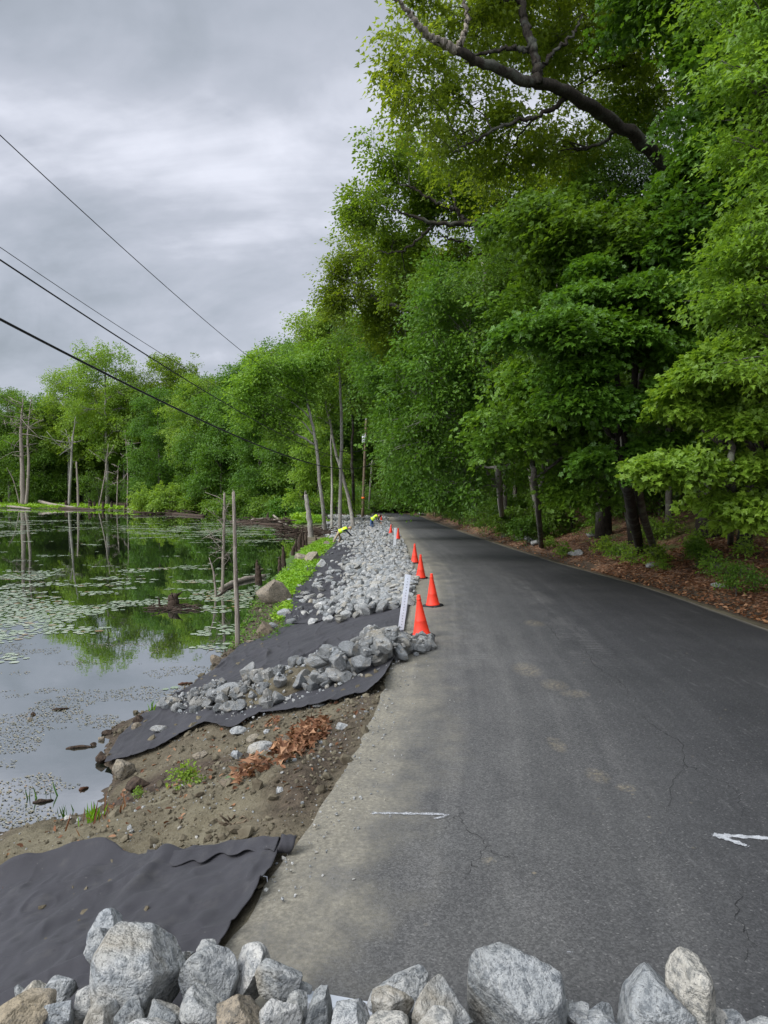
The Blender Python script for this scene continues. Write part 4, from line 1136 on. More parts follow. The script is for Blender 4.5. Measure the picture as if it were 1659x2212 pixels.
def put_stone(x, y, z, dims, label, group, tilt=.35, rot=None):
    o = link('stone', STM[rs.integers(16)], None, (x, y, z), rot if rot is not None else (rs.normal(0, tilt), rs.normal(0, tilt), rs.uniform(0, 6.3)), dims)
    n_stone[0] += 1
    return tag(o, label, 'stone', group)

# --- the loose heap on the middle sheet
Bn = px_curve([(350, 1536), (480, 1552), (560, 1545), (640, 1515), (700, 1492), (780, 1462), (850, 1438), (930, 1408)], 60)
Bf = px_curve([(392, 1512), (470, 1502), (540, 1482), (600, 1462), (660, 1440), (740, 1420), (850, 1402), (925, 1390)], 60)
hp = Heap(-4.5, 1.8, 7.5, 13.5, .03, bank_z)
def strip_pt(s, t):
    k = s * 59; i = int(min(k, 58)); f = k - i
    a = Bn[i] * (1 - f) + Bn[i + 1] * f; b = Bf[i] * (1 - f) + Bf[i + 1] * f
    return a * (1 - t) + b * t
# soil core under the stones
def soil_core():
    m_ = MB(); ns, nt = 90, 26; V = []
    for i in range(ns):
        for j in range(nt):
            s, t = i / (ns - 1), j / (nt - 1)
            p = strip_pt(.12 + .76 * s, .14 + .72 * t)
            e = math.sin(math.pi * t) ** .6 * min(1, s * 6, (1 - s) * 10) * (.05 + .17 * math.exp(-((s - .50) / .16) ** 2))
            V.append((p[0], p[1], T1(p[0], p[1], False) + .01 + max(0, e)))
    V = np.array(V)
    V[:, 2] += .05 * fbm(V[:, 0] / .18, V[:, 1] / .18, octs=4, seed=66)
    i = np.arange(ns - 1)[:, None] * nt + np.arange(nt - 1)[None, :]
    m_.add(V, np.stack([i, i + nt, i + nt + 1, i + 1], -1).reshape(-1, 4))
    o = m_.build('soil_heap', M['soil'])
    for nm in ('litter', 'grassy', 'dark'):
        at = o.data.attributes.new(nm, 'FLOAT', 'POINT')
        at.data.foreach_set('value', np.full(len(V), .18 if nm == 'dark' else 0, np.float32))
    tag(o, 'grey brown soil heaped between the loose stones on the fabric', 'soil heap')
    X = V[:, 0]; Y = V[:, 1]
    for x, y, z in V:
        a = int((x - hp.x0) / hp.res); b = int((y - hp.y0) / hp.res)
        hp.H[max(b - 1, 0):b + 2, max(a - 1, 0):a + 2] = np.maximum(hp.H[max(b - 1, 0):b + 2, max(a - 1, 0):a + 2], z)
soil_core()
GH = 'stones of the heap beside the nearest cone'
LH = 'broken grey stone in the loose heap on the black fabric beside the nearest cone'
cnt = 0
for k in range(600):
    if cnt >= 215: break
    s = rs.beta(1.35, .85); t = rs.uniform(0, 1) if rs.uniform() < .55 else rs.beta(1, 2.2)
    if .42 < s < .58 and t < .4 and rs.uniform() < .45: continue       # bare soil showing in the middle
    if s < .12 and rs.uniform() < .35: continue
    p = strip_pt(s, t)
    r = rs.uniform(.055, .115) if rs.uniform() < .8 else rs.uniform(.11, .16)
    r *= .80 + .22 * (s > .5)
    dims = np.array([r * 2 * rs.uniform(1, 1.25), r * 2 * rs.uniform(.75, 1.0), r * 2 * rs.uniform(.62, .95)])
    kp = hp.H.copy()
    z = hp.drop(p[0], p[1], r, dims[2] / 2)
    if z is None: continue
    if z - T1(p[0], p[1], False) > (np.interp(s, [0, .3, .55, .8, .88, 1], [.22, .26, .36, .38, .24, .14])): hp.H = kp; continue
    put_stone(p[0], p[1], z, dims, LH, GH); cnt += 1
# signature pieces of that heap
def px_stone(u, v, w_, h_, Y, label, group=None, rot=(0, 0, 0), depth=None):
    p = aty(u, v, Y); k = Y / FPX
    return put_stone(p[0], p[1], p[2], (w_ * k * 1.05, (depth or (w_ + h_) / 2) * k, h_ * k * 1.05), label, group, rot=rot)
def px_ground(u, v, w_, h_, label, group=None, sink=.35, rot=None):
    """v is the foot of the stone"""
    p = hit(u, v); Y = p[1]; k = Y / FPX
    return put_stone(p[0], p[1] + w_ * k * .3, p[2] + .03 + h_ * k * (.5 - sink * .3), (w_ * k, w_ * k * .8, h_ * k), label, group, rot=rot or (rs.normal(0, .1), rs.normal(0, .1), rs.uniform(0, 6.3)))
px_ground(532, 1484, 36, 50, 'upright pale slab standing on end in the heap beside the nearest cone', sink=.1, rot=(0, .08, .3))
px_ground(480, 1522, 78, 34, 'long pale stone lying along the left part of the heap on the fabric', rot=(0, -.25, .25))
px_ground(705, 1470, 44, 44, 'large blocky grey stone at the front of the heap beside the nearest cone')
px_ground(652, 1488, 46, 40, 'brownish grey stone low in the front of the heap beside the nearest cone')
px_ground(842, 1400, 48, 32, 'pale wedge shaped stone against the foot of the leaning steel post', sink=-.6)
px_ground(866, 1412, 38, 34, 'square grey block at the road edge end of the heap')
px_ground(905, 1404, 40, 34, 'grey stone lying on the asphalt right in front of the nearest cone', sink=0)
px_ground(340, 1590, 34, 16, 'flat pale stone lying alone near the water end of the fabric')
px_ground(372, 1536, 40, 28, 'blocky stone at the water end of the heap on the fabric')
px_ground(352, 1538, 38, 24, 'pale stone outermost at the water end of the heap on the fabric')
px_ground(470, 1548, 30, 26, 'small pale stone in the cluster at the lower rim of the fabric heap')
px_ground(495, 1545, 34, 24, 'darker stone in the cluster at the lower rim of the fabric heap')
# --- stones scattered on the far sheet
GSC = 'stones scattered on the black fabric'
LSC = 'loose stone scattered on the wrinkled black fabric left of the long stone bank'
for (u, v) in [(690, 1316), (700, 1322), (693, 1308), (712, 1318), (660, 1326), (730, 1330), (650, 1300), (660, 1292), (672, 1296), (655, 1288), (668, 1284), (640, 1340), (720, 1275), (735, 1270), (730, 1282), (745, 1262), (752, 1285), (762, 1292), (775, 1280), (790, 1290), (770, 1300),
               (800, 1295), (778, 1312), (795, 1306), (815, 1290), (682, 1268), (700, 1255), (725, 1240), (750, 1222), (742, 1218), (755, 1226), (715, 1262), (690, 1248), (765, 1185), (770, 1192), (645, 1326), (628, 1352), (780, 1268), (795, 1262), (810, 1275), (830, 1300), (845, 1280), (740, 1300), (702, 1334), (764, 1268)]:
    p = hit(u, v); r = rs.uniform(.07, .16)
    dims = (r * 2.2, r * 1.8, r * 1.4)
    put_stone(p[0], p[1], p[2] + .05 + dims[2] * .3, dims, LSC, GSC, .2)

# --- the long riprap bank, nearest stones single, the rest as one mass
hp2 = Heap(-9, 2.2, 13.5, 92, .05, bank_z)
xleft_y = [14, 15.5, 17, 20, 25, 30, 38, 44, 50, 60, 75, 92]
xleft_v = [.4, -.25, -.9, -.92, -.88, -1.0, -1.1, -1.7, -3.6, -5.3, -6.3, -7.0]
mass = MB(); singles = 0
P = []
for y0, y1, n in ((15.4, 20, 900), (20, 28, 1250), (28, 42, 1500), (42, 60, 2300), (60, 90, 2300)):
    for k in range(n):
        y = rs.uniform(y0, y1); a = np.interp(y, xleft_y, xleft_v); b = float(xl(y)) + (.0 if y < 30 else .15)
        f = rs.uniform(0, 1); x = a + (b - a) * f
        x += rs.normal(0, .12)
        if y < 46 and rs.uniform() < .13: x = a - rs.exponential(.42)
        if x > b + .1: continue
        P.append((y, x))
P = np.array(P)
r_all = rs.uniform(.065, .135, len(P)) * np.where(rs.uniform(0, 1, len(P)) < .12, 1.45, 1)
out = []
for (y, x), r in zip(P, r_all):
    dims = np.array([r * 2 * rs.uniform(1, 1.3), r * 2 * rs.uniform(.75, 1.0), r * 2 * rs.uniform(.55, .85)])
    if y > 45: dims *= 1.15
    kp = hp2.H.copy() if len(out) % 1 == 0 else None
    z = hp2.drop(x, y, r, dims[2] / 2)
    if z is None: continue
    base = T1(x, y, False)
    if z - base > np.interp(float(xl(y)) - x, [0, .4, 1.2], [.10, .17, .27]): hp2.H = kp; continue
    out.append((y, x, z, dims))
out.sort(key=lambda q: q[0])
GR = 'stones of the long bank'
LR = 'grey stone in the near end of the long stone bank beside the second steel post'
LR = 'grey stone at the near end of the long stone bank beside the orange cones'
vis = [q for q in out]
ntop = 20
for q in vis[:ntop]:
    put_stone(q[1], q[0], q[2], q[3], LR, GR, .4)
def rotmat(n, r_, tilt):
    E = [Euler((r_.normal(0, tilt), r_.normal(0, tilt), r_.uniform(0, 6.3))).to_matrix() for _ in range(n)]
    return np.array([[list(c) for c in e] for e in E])
rest = vis[ntop:]
RM = rotmat(len(rest), rs, .4)
for q, R_ in zip(rest, RM):
    v, f = SLOW[rs.integers(10)] if q[0] < 34 else SLOW1[rs.integers(8)]
    mass.add((v * q[3]) @ R_.T + np.array([q[1], q[0], q[2]]), f, 0, rs.uniform())
tag(mass.build('riprap_stones', M['stone'], smooth=False), 'long bank of broken grey stone running from the fabric to the utility poles', 'stone bank', kind='stuff')

# ------------------------------------------------------------------ the stones right in front
SBIG = {}
def big_stone(u0, v0, u1, v1, Y, label, group=None, seed=None, rot=0., planes=13, depth=None, cut=(.52, .92), mat='stone'):
    p = aty((u0 + u1) / 2, (v0 + v1) / 2, Y); k = Y / FPX
    w_, h_ = (u1 - u0) * k * 1.04, (v1 - v0) * k * 1.04
    sd = seed if seed is not None else n_stone[0] + 900
    v, f = stone_geo(sd, 5, planes, .035, cut, .74)
    # fine broken-face roughness
    nn = unit(v)
    q = v * 7 + sd
    v = v + nn * (.016 * fbm(q[:, 0], q[:, 1], q[:, 2], octs=3, seed=sd + 2) - .022 * np.abs(fbm(q[:, 0] * .45, q[:, 1] * .45, q[:, 2] * .45, octs=3, seed=sd + 4)))[:, None]
    if rot:
        c, s_ = math.cos(rot), math.sin(rot); R_ = np.array([[c, 0, -s_], [0, 1, 0], [s_, 0, c]]); v = v @ R_.T
        lo, hi = v.min(0), v.max(0); v = (v - (lo + hi) / 2) / (hi - lo)
    d_ = depth or (.5 * (w_ + h_))
    m_ = MB(); m_.add(v * np.array([w_, d_, h_]), f)
    o = m_.build('stone', M[mat], None, True, loc=tuple(p))
    n_stone[0] += 1
    return tag(o, label, 'stone', group)
GF2 = 'stones along the bottom edge'
LF2 = 'grey broken stone low in the heap along the bottom edge of the view'
B = big_stone
B(206, 2018, 388, 2196, 2.95, 'largest grey stone of the near heap, broad and blocky, at the fabric', seed=967, planes=9)
B(186, 1971, 270, 2052, 3.28, 'grey green stone leaning highest on the nearest fabric behind the largest block', seed=902, rot=-.5)
B(188, 2004, 262, 2092, 3.14, 'pale tan stone tucked between the largest block and the stone behind it', seed=903, rot=.6)
B(386, 2058, 512, 2200, 2.95, 'wide grey stone with a sloping top just right of the largest block', seed=904)
B(502, 2047, 580, 2160, 3.05, 'upright dark grey stone beside the road edge of the nearest fabric', seed=905, rot=.3)
B(554, 2075, 654, 2168, 3.0, 'rounded pale stone at the right end of the heap on the fabric', seed=906, planes=15)
B(425, 2034, 472, 2078, 3.3, 'small square stone perched behind the wide sloping one', seed=907)
B(374, 2054, 414, 2100, 3.2, 'small pale stone wedged right behind the largest block', seed=908)
B(392, 2056, 418, 2078, 3.25, 'tiny pinkish stone peeping between the small pale stone and the square one', seed=909)
B(100, 2113, 162, 2160, 3.05, 'dark grey rounded stone at the left on the fabric, behind the tan stone', seed=910)
B(50, 2119, 108, 2162, 3.02, 'pale pointed stone left of the dark grey rounded stone', seed=911)
B(28, 2130, 62, 2160, 3.05, 'small grey stone behind the flat tan stone in the lower left corner', seed=912)
B(-10, 2148, 112, 2225, 2.78, 'flat tan brown stone in the lower left corner', seed=913, mat='boulder')
B(156, 2134, 236, 2200, 2.88, 'rough brownish grey stone below and left of the largest block', seed=914)
B(92, 2156, 165, 2215, 2.8, LF2, GF2, seed=915)
B(184, 2165, 252, 2245, 2.72, LF2, GF2, seed=916, rot=.7)
B(244, 2160, 318, 2260, 2.74, LF2, GF2, seed=917)
B(312, 2176, 394, 2260, 2.72, LF2, GF2, seed=918)
B(388, 2142, 484, 2250, 2.74, 'blue grey stone under the wide sloping stone', seed=919)
B(466, 2150, 574, 2250, 2.70, 'cream and tan stone at the bottom edge below the upright dark stone', seed=920, mat='boulder')
B(560, 2152, 652, 2260, 2.72, LF2, GF2, seed=921)
B(610, 2145, 666, 2210, 2.86, 'dark narrow stone beside the steel channel', seed=922)
B(657, 2136, 718, 2240, 2.80, 'striped grey stone standing in front of the steel channel', seed=923)
B(644, 2124, 674, 2152, 3.05, 'small stone lying at the left end of the steel channel', seed=924)
B(794, 2106, 930, 2180, 3.02, 'rounded brown grey stone lying on the asphalt left of the tall pointed block', seed=925, mat='stone')
B(803, 2130, 894, 2210, 2.88, 'blue grey stone in front of the rounded brown grey one', seed=926)
B(888, 2126, 1020, 2250, 2.80, 'broad ridged stone against the left foot of the tall pointed block', seed=927)
B(1013, 2040, 1216, 2290, 2.86, 'tall pointed pale granite block, biggest stone on the asphalt side', seed=974, planes=10)
B(1206, 2160, 1244, 2212, 2.95, 'small pale stone right of the tall pointed block', seed=929)
B(1215, 2172, 1280, 2240, 2.8, LF2, GF2, seed=930)
B(1270, 2166, 1326, 2215, 2.92, 'small dark speckled stone between the two big pale blocks', seed=931)
B(1240, 2190, 1335, 2260, 2.75, LF2, GF2, seed=932)
B(1338, 2104, 1500, 2270, 2.80, 'big pale speckled block with a sloping shoulder toward the lower right', seed=933, planes=11)
B(1448, 2074, 1532, 2240, 2.76, 'tall rounded striped stone standing against the sloping pale block', seed=934, planes=16)
B(1520, 2165, 1568, 2250, 2.78, 'flat grey stone right of the tall rounded striped stone', seed=935)
B(1555, 2190, 1612, 2250, 2.76, LF2, GF2, seed=936)
B(1610, 2200, 1680, 2260, 2.74, LF2, GF2, seed=937)
B(714, 2176, 808, 2250, 2.76, LF2, GF2, seed=938)
B(790, 2180, 884, 2260, 2.70, LF2, GF2, seed=939)
B(884, 2192, 980, 2270, 2.66, LF2, GF2, seed=940)
# what the heap rests on, mostly below the picture
hp3 = Heap(-2.6, 2.4, 1.6, 3.4, .03, lambda x, y: terrain(x, y) + .02)
for k in range(190):
    y = rs.uniform(1.95, 2.95); u = rs.uniform(-150, 1750); x = (u - CX) / FPX * y
    r = rs.uniform(.06, .13); dims = np.array([r * 2.3, r * 1.9, r * 1.5])
    cap = aty(u, 2212, y)[2] - .01
    if y > 2.6: cap = min(cap, aty(u, 2235, y)[2])
    i = int((x - hp3.x0) / hp3.res); j = int((y - hp3.y0) / hp3.res)
    keep = hp3.H.copy()
    z = hp3.drop(x, y, r, dims[2] / 2)
    if z + dims[2] * .5 > cap:
        hp3.H = keep; continue
    mass_o = (x, y, z)
    if 'under' not in globals(): under = MB()
    v, f = SLOW[rs.integers(10)]
    R_ = rotmat(1, rs, .4)[0]
    under.add((v * dims) @ R_.T + np.array(mass_o), f, 0, rs.uniform())
tag(under.build('riprap_stones', M['stone'], smooth=False), 'lower layers of the near stone heap', 'stone bank', kind='stuff')

# ------------------------------------------------------------------ traffic cones
def lathe(mb_, prof, n=32, mi=0, jit=0):
    prof = np.array(prof); a = np.arange(n) * 2 * np.pi / n
    V = np.stack([prof[:, None, 0] * np.cos(a), prof[:, None, 0] * np.sin(a), np.repeat(prof[:, 1:2], n, 1)], -1).reshape(-1, 3)
    i = np.arange(len(prof) - 1)[:, None] * n; j = np.arange(n)[None, :]; j2 = (j + 1) % n
    mb_.add(V, np.stack([i + j, i + j2, i + n + j2, i + n + j], -1).reshape(-1, 4), mi)
def rounded_box(mb_, sx, sy, z0, z1, bev=.02, mi=0):
    bm = bmesh.new(); bmesh.ops.create_cube(bm, size=1)
    for q in bm.verts: q.co = (q.co.x * sx, q.co.y * sy, z0 + (q.co.z + .5) * (z1 - z0))
    bmesh.ops.bevel(bm, geom=[e for e in bm.edges if abs(e.verts[0].co.z - e.verts[1].co.z) > 1e-5], offset=bev, segments=4, affect='EDGES')
    bmesh.ops.bevel(bm, geom=[e for e in bm.edges if min(e.verts[0].co.z, e.verts[1].co.z) > z1 - 1e-4], offset=min(bev, .012), segments=2, affect='EDGES')
    bm.verts.index_update()
    v = [q.co[:] for q in bm.verts]; fs = {}
    for p in bm.faces: fs.setdefault(len(p.verts), []).append([q.index for q in p.verts])
    bm.free(); mb_.add(v, [np.array(q) for q in fs.values()], mi)
def make_cone():
    r = empty('traffic_cone')
    m_ = MB(); rounded_box(m_, .37, .37, 0, .034, .045); m_.build('rubber_base', M['black_rubber'], r)
    m_ = MB(); lathe(m_, [(.150, .034), (.152, .046), (.146, .058), (.137, .064), (.098, .27), (.0975, .276), (.0955, .278), (.056, .50), (.036, .608), (.0355, .613)]); m_.build('cone_body', M['orange'], r)
    m_ = MB(); lathe(m_, [(.0355, .613), (.040, .618), (.041, .630), (.0385, .640), (.034, .645), (.031, .688), (.030, .700), (.024, .706), (.019, .702), (.019, .62)]); m_.build('tip_collar', M['orange'], r)
    return r
cone_px = [(911, 1375, -.105, 'nearest orange cone, leaning behind the stones at the end of the heap'),
    (935, 1309.5, -.09, 'orange cone standing furthest out on the asphalt, second nearest'),
    (909, 1250, -.07, 'orange cone just past the top of the leaning steel post, third nearest'),
    (896, 1216.6, .02, 'orange cone left of and behind the third nearest one'),
    (859.5, 1167.7, -.06, 'orange cone right beside the upright white post'),
    (843.5, 1156.3, -.07, 'small looking orange cone left of the upright white post'),
    (823.5, 1127, -.03, 'far orange cone beside the bending worker, the right one of two'),
    (818, 1124, .0, 'farthest orange cone, directly behind the bending worker')]
c0 = make_cone(); C_POS = []
for k, (u, v, tl, lab) in enumerate(cone_px):
    c = c0 if k == 0 else copy_tree(c0)
    p = on_road(u, v)
    c.location = (p[0], p[1], float(max(road_z(p[0], p[1]), T1(p[0], p[1]))) + .004); c.rotation_euler = (0, tl * .8, 0.35 + k * .5)
    C_POS.append(np.array(c.location))
    tag(c, lab, 'traffic cone', 'orange cones along the broken road edge')

# ------------------------------------------------------------------ steel posts
def channel(L, wd=.078, dp=.035, th=.005, holes=True):
    m_ = MB()
    def bx(x0, x1, y0, y1, z0, z1):
        V = [(x, y, z) for x in (x0, x1) for y in (y0, y1) for z in (z0, z1)]
        m_.add(V, np.array([[0, 1, 3, 2], [4, 6, 7, 5], [0, 4, 5, 1], [2, 3, 7, 6], [0, 2, 6, 4], [1, 5, 7, 3]]))
    bx(-wd / 2, wd / 2, 0, th, 0, L)
    bx(-wd / 2 - th, -wd / 2, 0, dp, 0.001, L - .001); bx(wd / 2, wd / 2 + th, 0, dp, .001, L - .001)
    h = MB()
    if holes:
        n = int(L / .05)
        a = np.arange(10) * 2 * np.pi / 10
        for k in range(1, n):
            c = np.c_[np.cos(a) * .0085, np.full(10, -.0015), np.sin(a) * .0085 + k * .05]
            h.add(c, np.arange(10)[::-1][None, :])
    return m_, h
def steel_post(base, top, yb, yt, label, width=.078, mat='galv', holes=True, name='steel_post'):
    a, b = aty(*base, yb), aty(*top, yt)
    d = Vector(b - a); L = d.length
    q = d.to_track_quat('Z', 'Y')
    r = empty(name, tuple(a)); r.rotation_mode = 'QUATERNION'
    # keep the flat web facing the road user
    z = d.normalized(); y = Vector((-.12, 1, 0)); y = (y - z * y.dot(z)).normalized(); x = y.cross(z)
    r.rotation_quaternion = Matrix((x, y, z)).transposed().to_quaternion()
    m_, h = channel(L, width, holes=holes)
    m_.build('channel', M[mat], r, False)
    if holes: h.build('bolt_holes', M['hole'], r, False)
    return tag(r, label, 'post')
steel_post((862, 1392), (882, 1241), 12.35, 12.5, 'pale perforated steel post leaning beside the nearest cone', .088)
steel_post((852.5, 1190), (854, 1140), 33.5, 33.5, 'upright white post beside the cones halfway along the stone bank', .11, 'white', False)
steel_post((815.5, 1127), (815.5, 1112), 74, 74, 'short cream post behind the bending worker', .2, 'white', False)
def lying(a, b, label):
    a, b = np.array(a), np.array(b); d = Vector(b - a); z = d.normalized(); y = Vector((0, -.25, -1)); y = (y - z * y.dot(z)).normalized(); x = y.cross(z)
    r = empty('steel_post', tuple(a)); r.rotation_mode = 'QUATERNION'; r.rotation_quaternion = Matrix((x, y, z)).transposed().to_quaternion()
    m_, h = channel(d.length, .10, .04); m_.build('channel', M['galv'], r, False); return tag(r, label, 'post')
lying(aty(600, 2140, 3.02), aty(835, 2184, 2.98), 'grey steel channel lying flat under the stones at the road edge of the near heap')

# ------------------------------------------------------------------ sprayed marks on the asphalt
def paint_line(name, pts, width, label, lift=.005, op=.6):
    r_ = np.random.default_rng(len(pts) * 7 + int(pts[0][0]))
    P = smooth_path([on_road(*p) for p in pts], 40)
    tg = unit(np.gradient(P[:, :2], axis=0)); nr = np.c_[tg[:, 1], -tg[:, 0]]
    k = len(P); wd = width * (1 + .25 * np.sin(np.arange(k) * .7) + r_.normal(0, .1, k)) / 2
    rows = []
    lv = []
    op = op - .10; wd = wd * 1.5
    for s, o_ in ((-1, op - .34), (-.5, op), (0, op + .06), (.5, op), (1, op - .34)):
        q = P[:, :2] + nr * (wd * s)[:, None]
        rows.append(np.c_[q, road_z(q[:, 0], q[:, 1]) + lift]); lv.append(np.where((np.arange(k) < 3) | (np.arange(k) > k - 4), o_ - .2, o_))
    V = np.concatenate(rows); i = np.arange(4)[:, None] * k + np.arange(k - 1)[None, :]
    m_ = MB(); m_.add(V, np.stack([i, i + 1, i + k + 1, i + k], -1).reshape(-1, 4), 0, np.concatenate(lv))
    return m_
def mark(name, strokes, label, lift=.005):
    m_ = MB()
    for j, (pts, wd, op) in enumerate(strokes):
        q = paint_line(name, pts, wd, label, lift + .002 * j, op)
        m_.add(np.concatenate(q.v), q.f[0][0], 0, np.concatenate(q.a))
    o = m_.build(name, M['paint']); return tag(o, label, 'road marking')
mark('painted_line', [([(792, 1757), (850, 1758), (910, 1759), (972, 1760)], .040, .62), ([(935, 1771), (955, 1766), (972, 1760)], .035, .58), ([(792, 1757), (805, 1751), (822, 1750)], .05, .42), ([(795, 1762), (850, 1768), (880, 1765)], .05, .34)], 'white sprayed line with a hooked end crossing the left part of the lane')
mark('painted_arrow', [([(1537, 1804), (1600, 1808), (1690, 1814)], .045, .72), ([(1537, 1804), (1570, 1814), (1618, 1831)], .045, .70)], 'white sprayed arrow at the right edge of the lane')
mark('chalk_line', [([(1198, 1628), (1206, 1680), (1217, 1760), (1226, 1825), (1232, 1880)], .02, .36)], 'faint thin chalk line running along the middle of the lane')
mark('painted_mark', [([(944, 1334), (958, 1333), (972, 1333)], .06, .48), ([(966, 1329), (968, 1333), (966, 1337)], .10, .46)], 'small white sprayed mark on the asphalt near the second cone')
mark('paint_smudge', [([(1213, 2062), (1228, 2059), (1244, 2058)], .022, .50)], 'short white smudge on the asphalt above the big pale blocks')

# ------------------------------------------------------------------ workers
def skin_body(name, joints, edges, parent, mats, region):
    """joints {name: (x,y,z,r)}; grown with a skin modifier, one surface"""
    names = list(joints); ix = {n: i for i, n in enumerate(names)}
    me = bpy.data.meshes.new(name); me.from_pydata([joints[n][:3] for n in names], [(ix[a], ix[b]) for a, b in edges], [])
    o = bpy.data.objects.new(name + '_skin', me); COL.objects.link(o)
    sk = o.modifiers.new('skin', 'SKIN'); sk.use_smooth_shade = True
    for i, n in enumerate(names):
        me.skin_vertices[0].data[i].radius = (joints[n][3], joints[n][3] * (joints[n][4] if len(joints[n]) > 4 else 1))
        me.skin_vertices[0].data[i].use_root = (n == 'pelvis')
    sb = o.modifiers.new('sub', 'SUBSURF'); sb.levels = 2; sb.render_levels = 2
    dg = bpy.context.evaluated_depsgraph_get(); dg.update()
    me2 = bpy.data.meshes.new_from_object(o.evaluated_get(dg)); me2.name = name
    bpy.data.objects.remove(o)
    me2.materials.clear()
    for m_ in mats: me2.materials.append(m_)
    J = np.array([joints[n][:3] for n in names]); segs = [(ix[a], ix[b]) for a, b in edges]
    C = np.array([p.center[:] for p in me2.polygons])
    best = np.full(len(C), 9e9); lab = np.zeros(len(C), int)
    for (a, b) in segs:
        ab = J[b] - J[a]; t = np.clip(((C - J[a]) @ ab) / max(ab @ ab, 1e-9), 0, 1)
        d = np.linalg.norm(C - J[a] - t[:, None] * ab, axis=1)
        m_ = region(names[a], names[b]); w_ = d < best
        lab[w_] = m_; best = np.minimum(best, d)
    for p, l in zip(me2.polygons, lab): p.material_index = int(l); p.use_smooth = True
    return link('body', me2, parent)

def worker(loc, rz, pose, mats, vestm, capm, label, scale=1.0, brim=True):
    r = empty('person', loc, (0, 0, rz)); r.scale = (scale,) * 3
    tag(r, label, 'person')
    J = {}
    V = lambda *a: np.array(a, float)
    pel, chest, neck, head = pose['pelvis'], pose['chest'], pose['neck'], pose['head']
    J['pelvis'] = (*pel, .150, .85); J['waist'] = (*(pel * .55 + chest * .45), .140, .85); J['chest'] = (*chest, .165, .8)
    J['necklow'] = (*neck, .062); J['headlow'] = (*(neck * .45 + head * .55), .072); J['head'] = (*head, .098); 
    up = unit(head - neck); J['crown'] = (*(head + up * .075), .080)
    ed = [('pelvis', 'waist'), ('waist', 'chest'), ('chest', 'necklow'), ('necklow', 'headlow'), ('headlow', 'head'), ('head', 'crown')]
    # face: nose and chin
    fw = unit(pose['face']); J['nose'] = (*(head + fw * .112 - up * .005), .016); ed.append(('head', 'nose'))
    J['chin'] = (*(head + fw * .075 - up * .085), .030); ed.append(('headlow', 'chin'))
    for sd in 'LR':
        sh, el, wr = pose['shoulder' + sd], pose['elbow' + sd], pose['wrist' + sd]
        J['sh' + sd] = (*sh, .068); J['el' + sd] = (*el, .048); J['wr' + sd] = (*wr, .032)
        ed += [('chest', 'sh' + sd), ('sh' + sd, 'el' + sd), ('el' + sd, 'wr' + sd)]
        hd = unit(wr - el); side = unit(np.cross(hd, [0, 0, 1.0]) + 1e-6); nrm = np.cross(side, hd)
        palm = wr + hd * .065; J['palm' + sd] = (*palm, .034, .6); ed.append(('wr' + sd, 'palm' + sd))
        for q, (o_, l_) in enumerate(((-.027, .066), (-.009, .075), (.009, .070), (.027, .055))):
            k0 = palm + hd * .03 + side * o_; k1 = k0 + hd * l_ * .5 - nrm * .008; k2 = k1 + hd * l_ * .38 - nrm * .03
            for nn, kk, rr in (('a', k0, .0105), ('b', k1, .0095), ('c', k2, .008)): J[f'f{sd}{q}{nn}'] = (*kk, rr)
            ed += [('palm' + sd, f'f{sd}{q}a'), (f'f{sd}{q}a', f'f{sd}{q}b'), (f'f{sd}{q}b', f'f{sd}{q}c')]
        t0 = wr + hd * .03 + side * (-.035 if sd == 'L' else .035); t1 = t0 + hd * .04 + side * (-.022 if sd == 'L' else .022) - nrm * .015
        J['t' + sd + 'a'] = (*t0, .013); J['t' + sd + 'b'] = (*t1, .0105); ed += [('palm' + sd, 't' + sd + 'a'), ('t' + sd + 'a', 't' + sd + 'b')]
        hp_, kn, an = pose['hip' + sd], pose['knee' + sd], pose['ankle' + sd]
        J['hip' + sd] = (*hp_, .098); J['kn' + sd] = (*kn, .066); J['an' + sd] = (*an, .048)
        toe = an + unit(pose['toe' + sd]) * .17 + V(0, 0, -.055); J['heel' + sd] = (*(an + V(0, 0, -.05)), .045); J['toe' + sd] = (*toe, .038)
        ed += [('pelvis', 'hip' + sd), ('hip' + sd, 'kn' + sd), ('kn' + sd, 'an' + sd), ('an' + sd, 'heel' + sd), ('heel' + sd, 'toe' + sd)]
    def region(a, b):
        n = b
        if n in ('waist', 'chest') or n.startswith(('sh', 'el')): return 0
        if n.startswith('wr'): return 0
        if n.startswith(('palm', 'f', 't')) and not n.startswith('toe'): return 3
        if n.startswith(('hip', 'kn', 'an')): return 1
        if n.startswith(('heel', 'toe')): return 4
        if n == 'necklow': return 0
        return 2
    skin_body('body', J, ed, r, [mats[0], mats[1], M['skin'], mats[2], M['brown']], region)
    # vest: a shell hugging the torso
    ax = unit(chest - pel); side = unit(pose['shoulderR'] - pose['shoulderL']); dep = np.cross(side, ax)
    m_ = MB(); n = 28; V_ = []; a = np.arange(n) * 2 * np.pi / n
    top = chest + ax * .16; bot = pel + ax * .02
    prof = [(0, .195, .165), (.12, .192, .160), (.35, .185, .150), (.6, .200, .158), (.8, .212, .160), (.93, .190, .140), (1.0, .135, .105)]
    for t, ra, rd in prof:
        c = bot + (top - bot) * t
        V_.append(c + np.cos(a)[:, None] * side * ra + np.sin(a)[:, None] * dep * rd)
    V_ = np.concatenate(V_); i = np.arange(len(prof) - 1)[:, None] * n; j = np.arange(n)[None, :]; j2 = (j + 1) % n
    m_.add(V_, np.stack([i + j, i + j2, i + n + j2, i + n + j], -1).reshape(-1, 4))
    vo = m_.build('vest', vestm, r); solid(vo, .006)
    m_ = MB()
    for t0, ra, rd in ((.34, .193, .158), (.40, .195, .160)):
        pass
    V_ = []
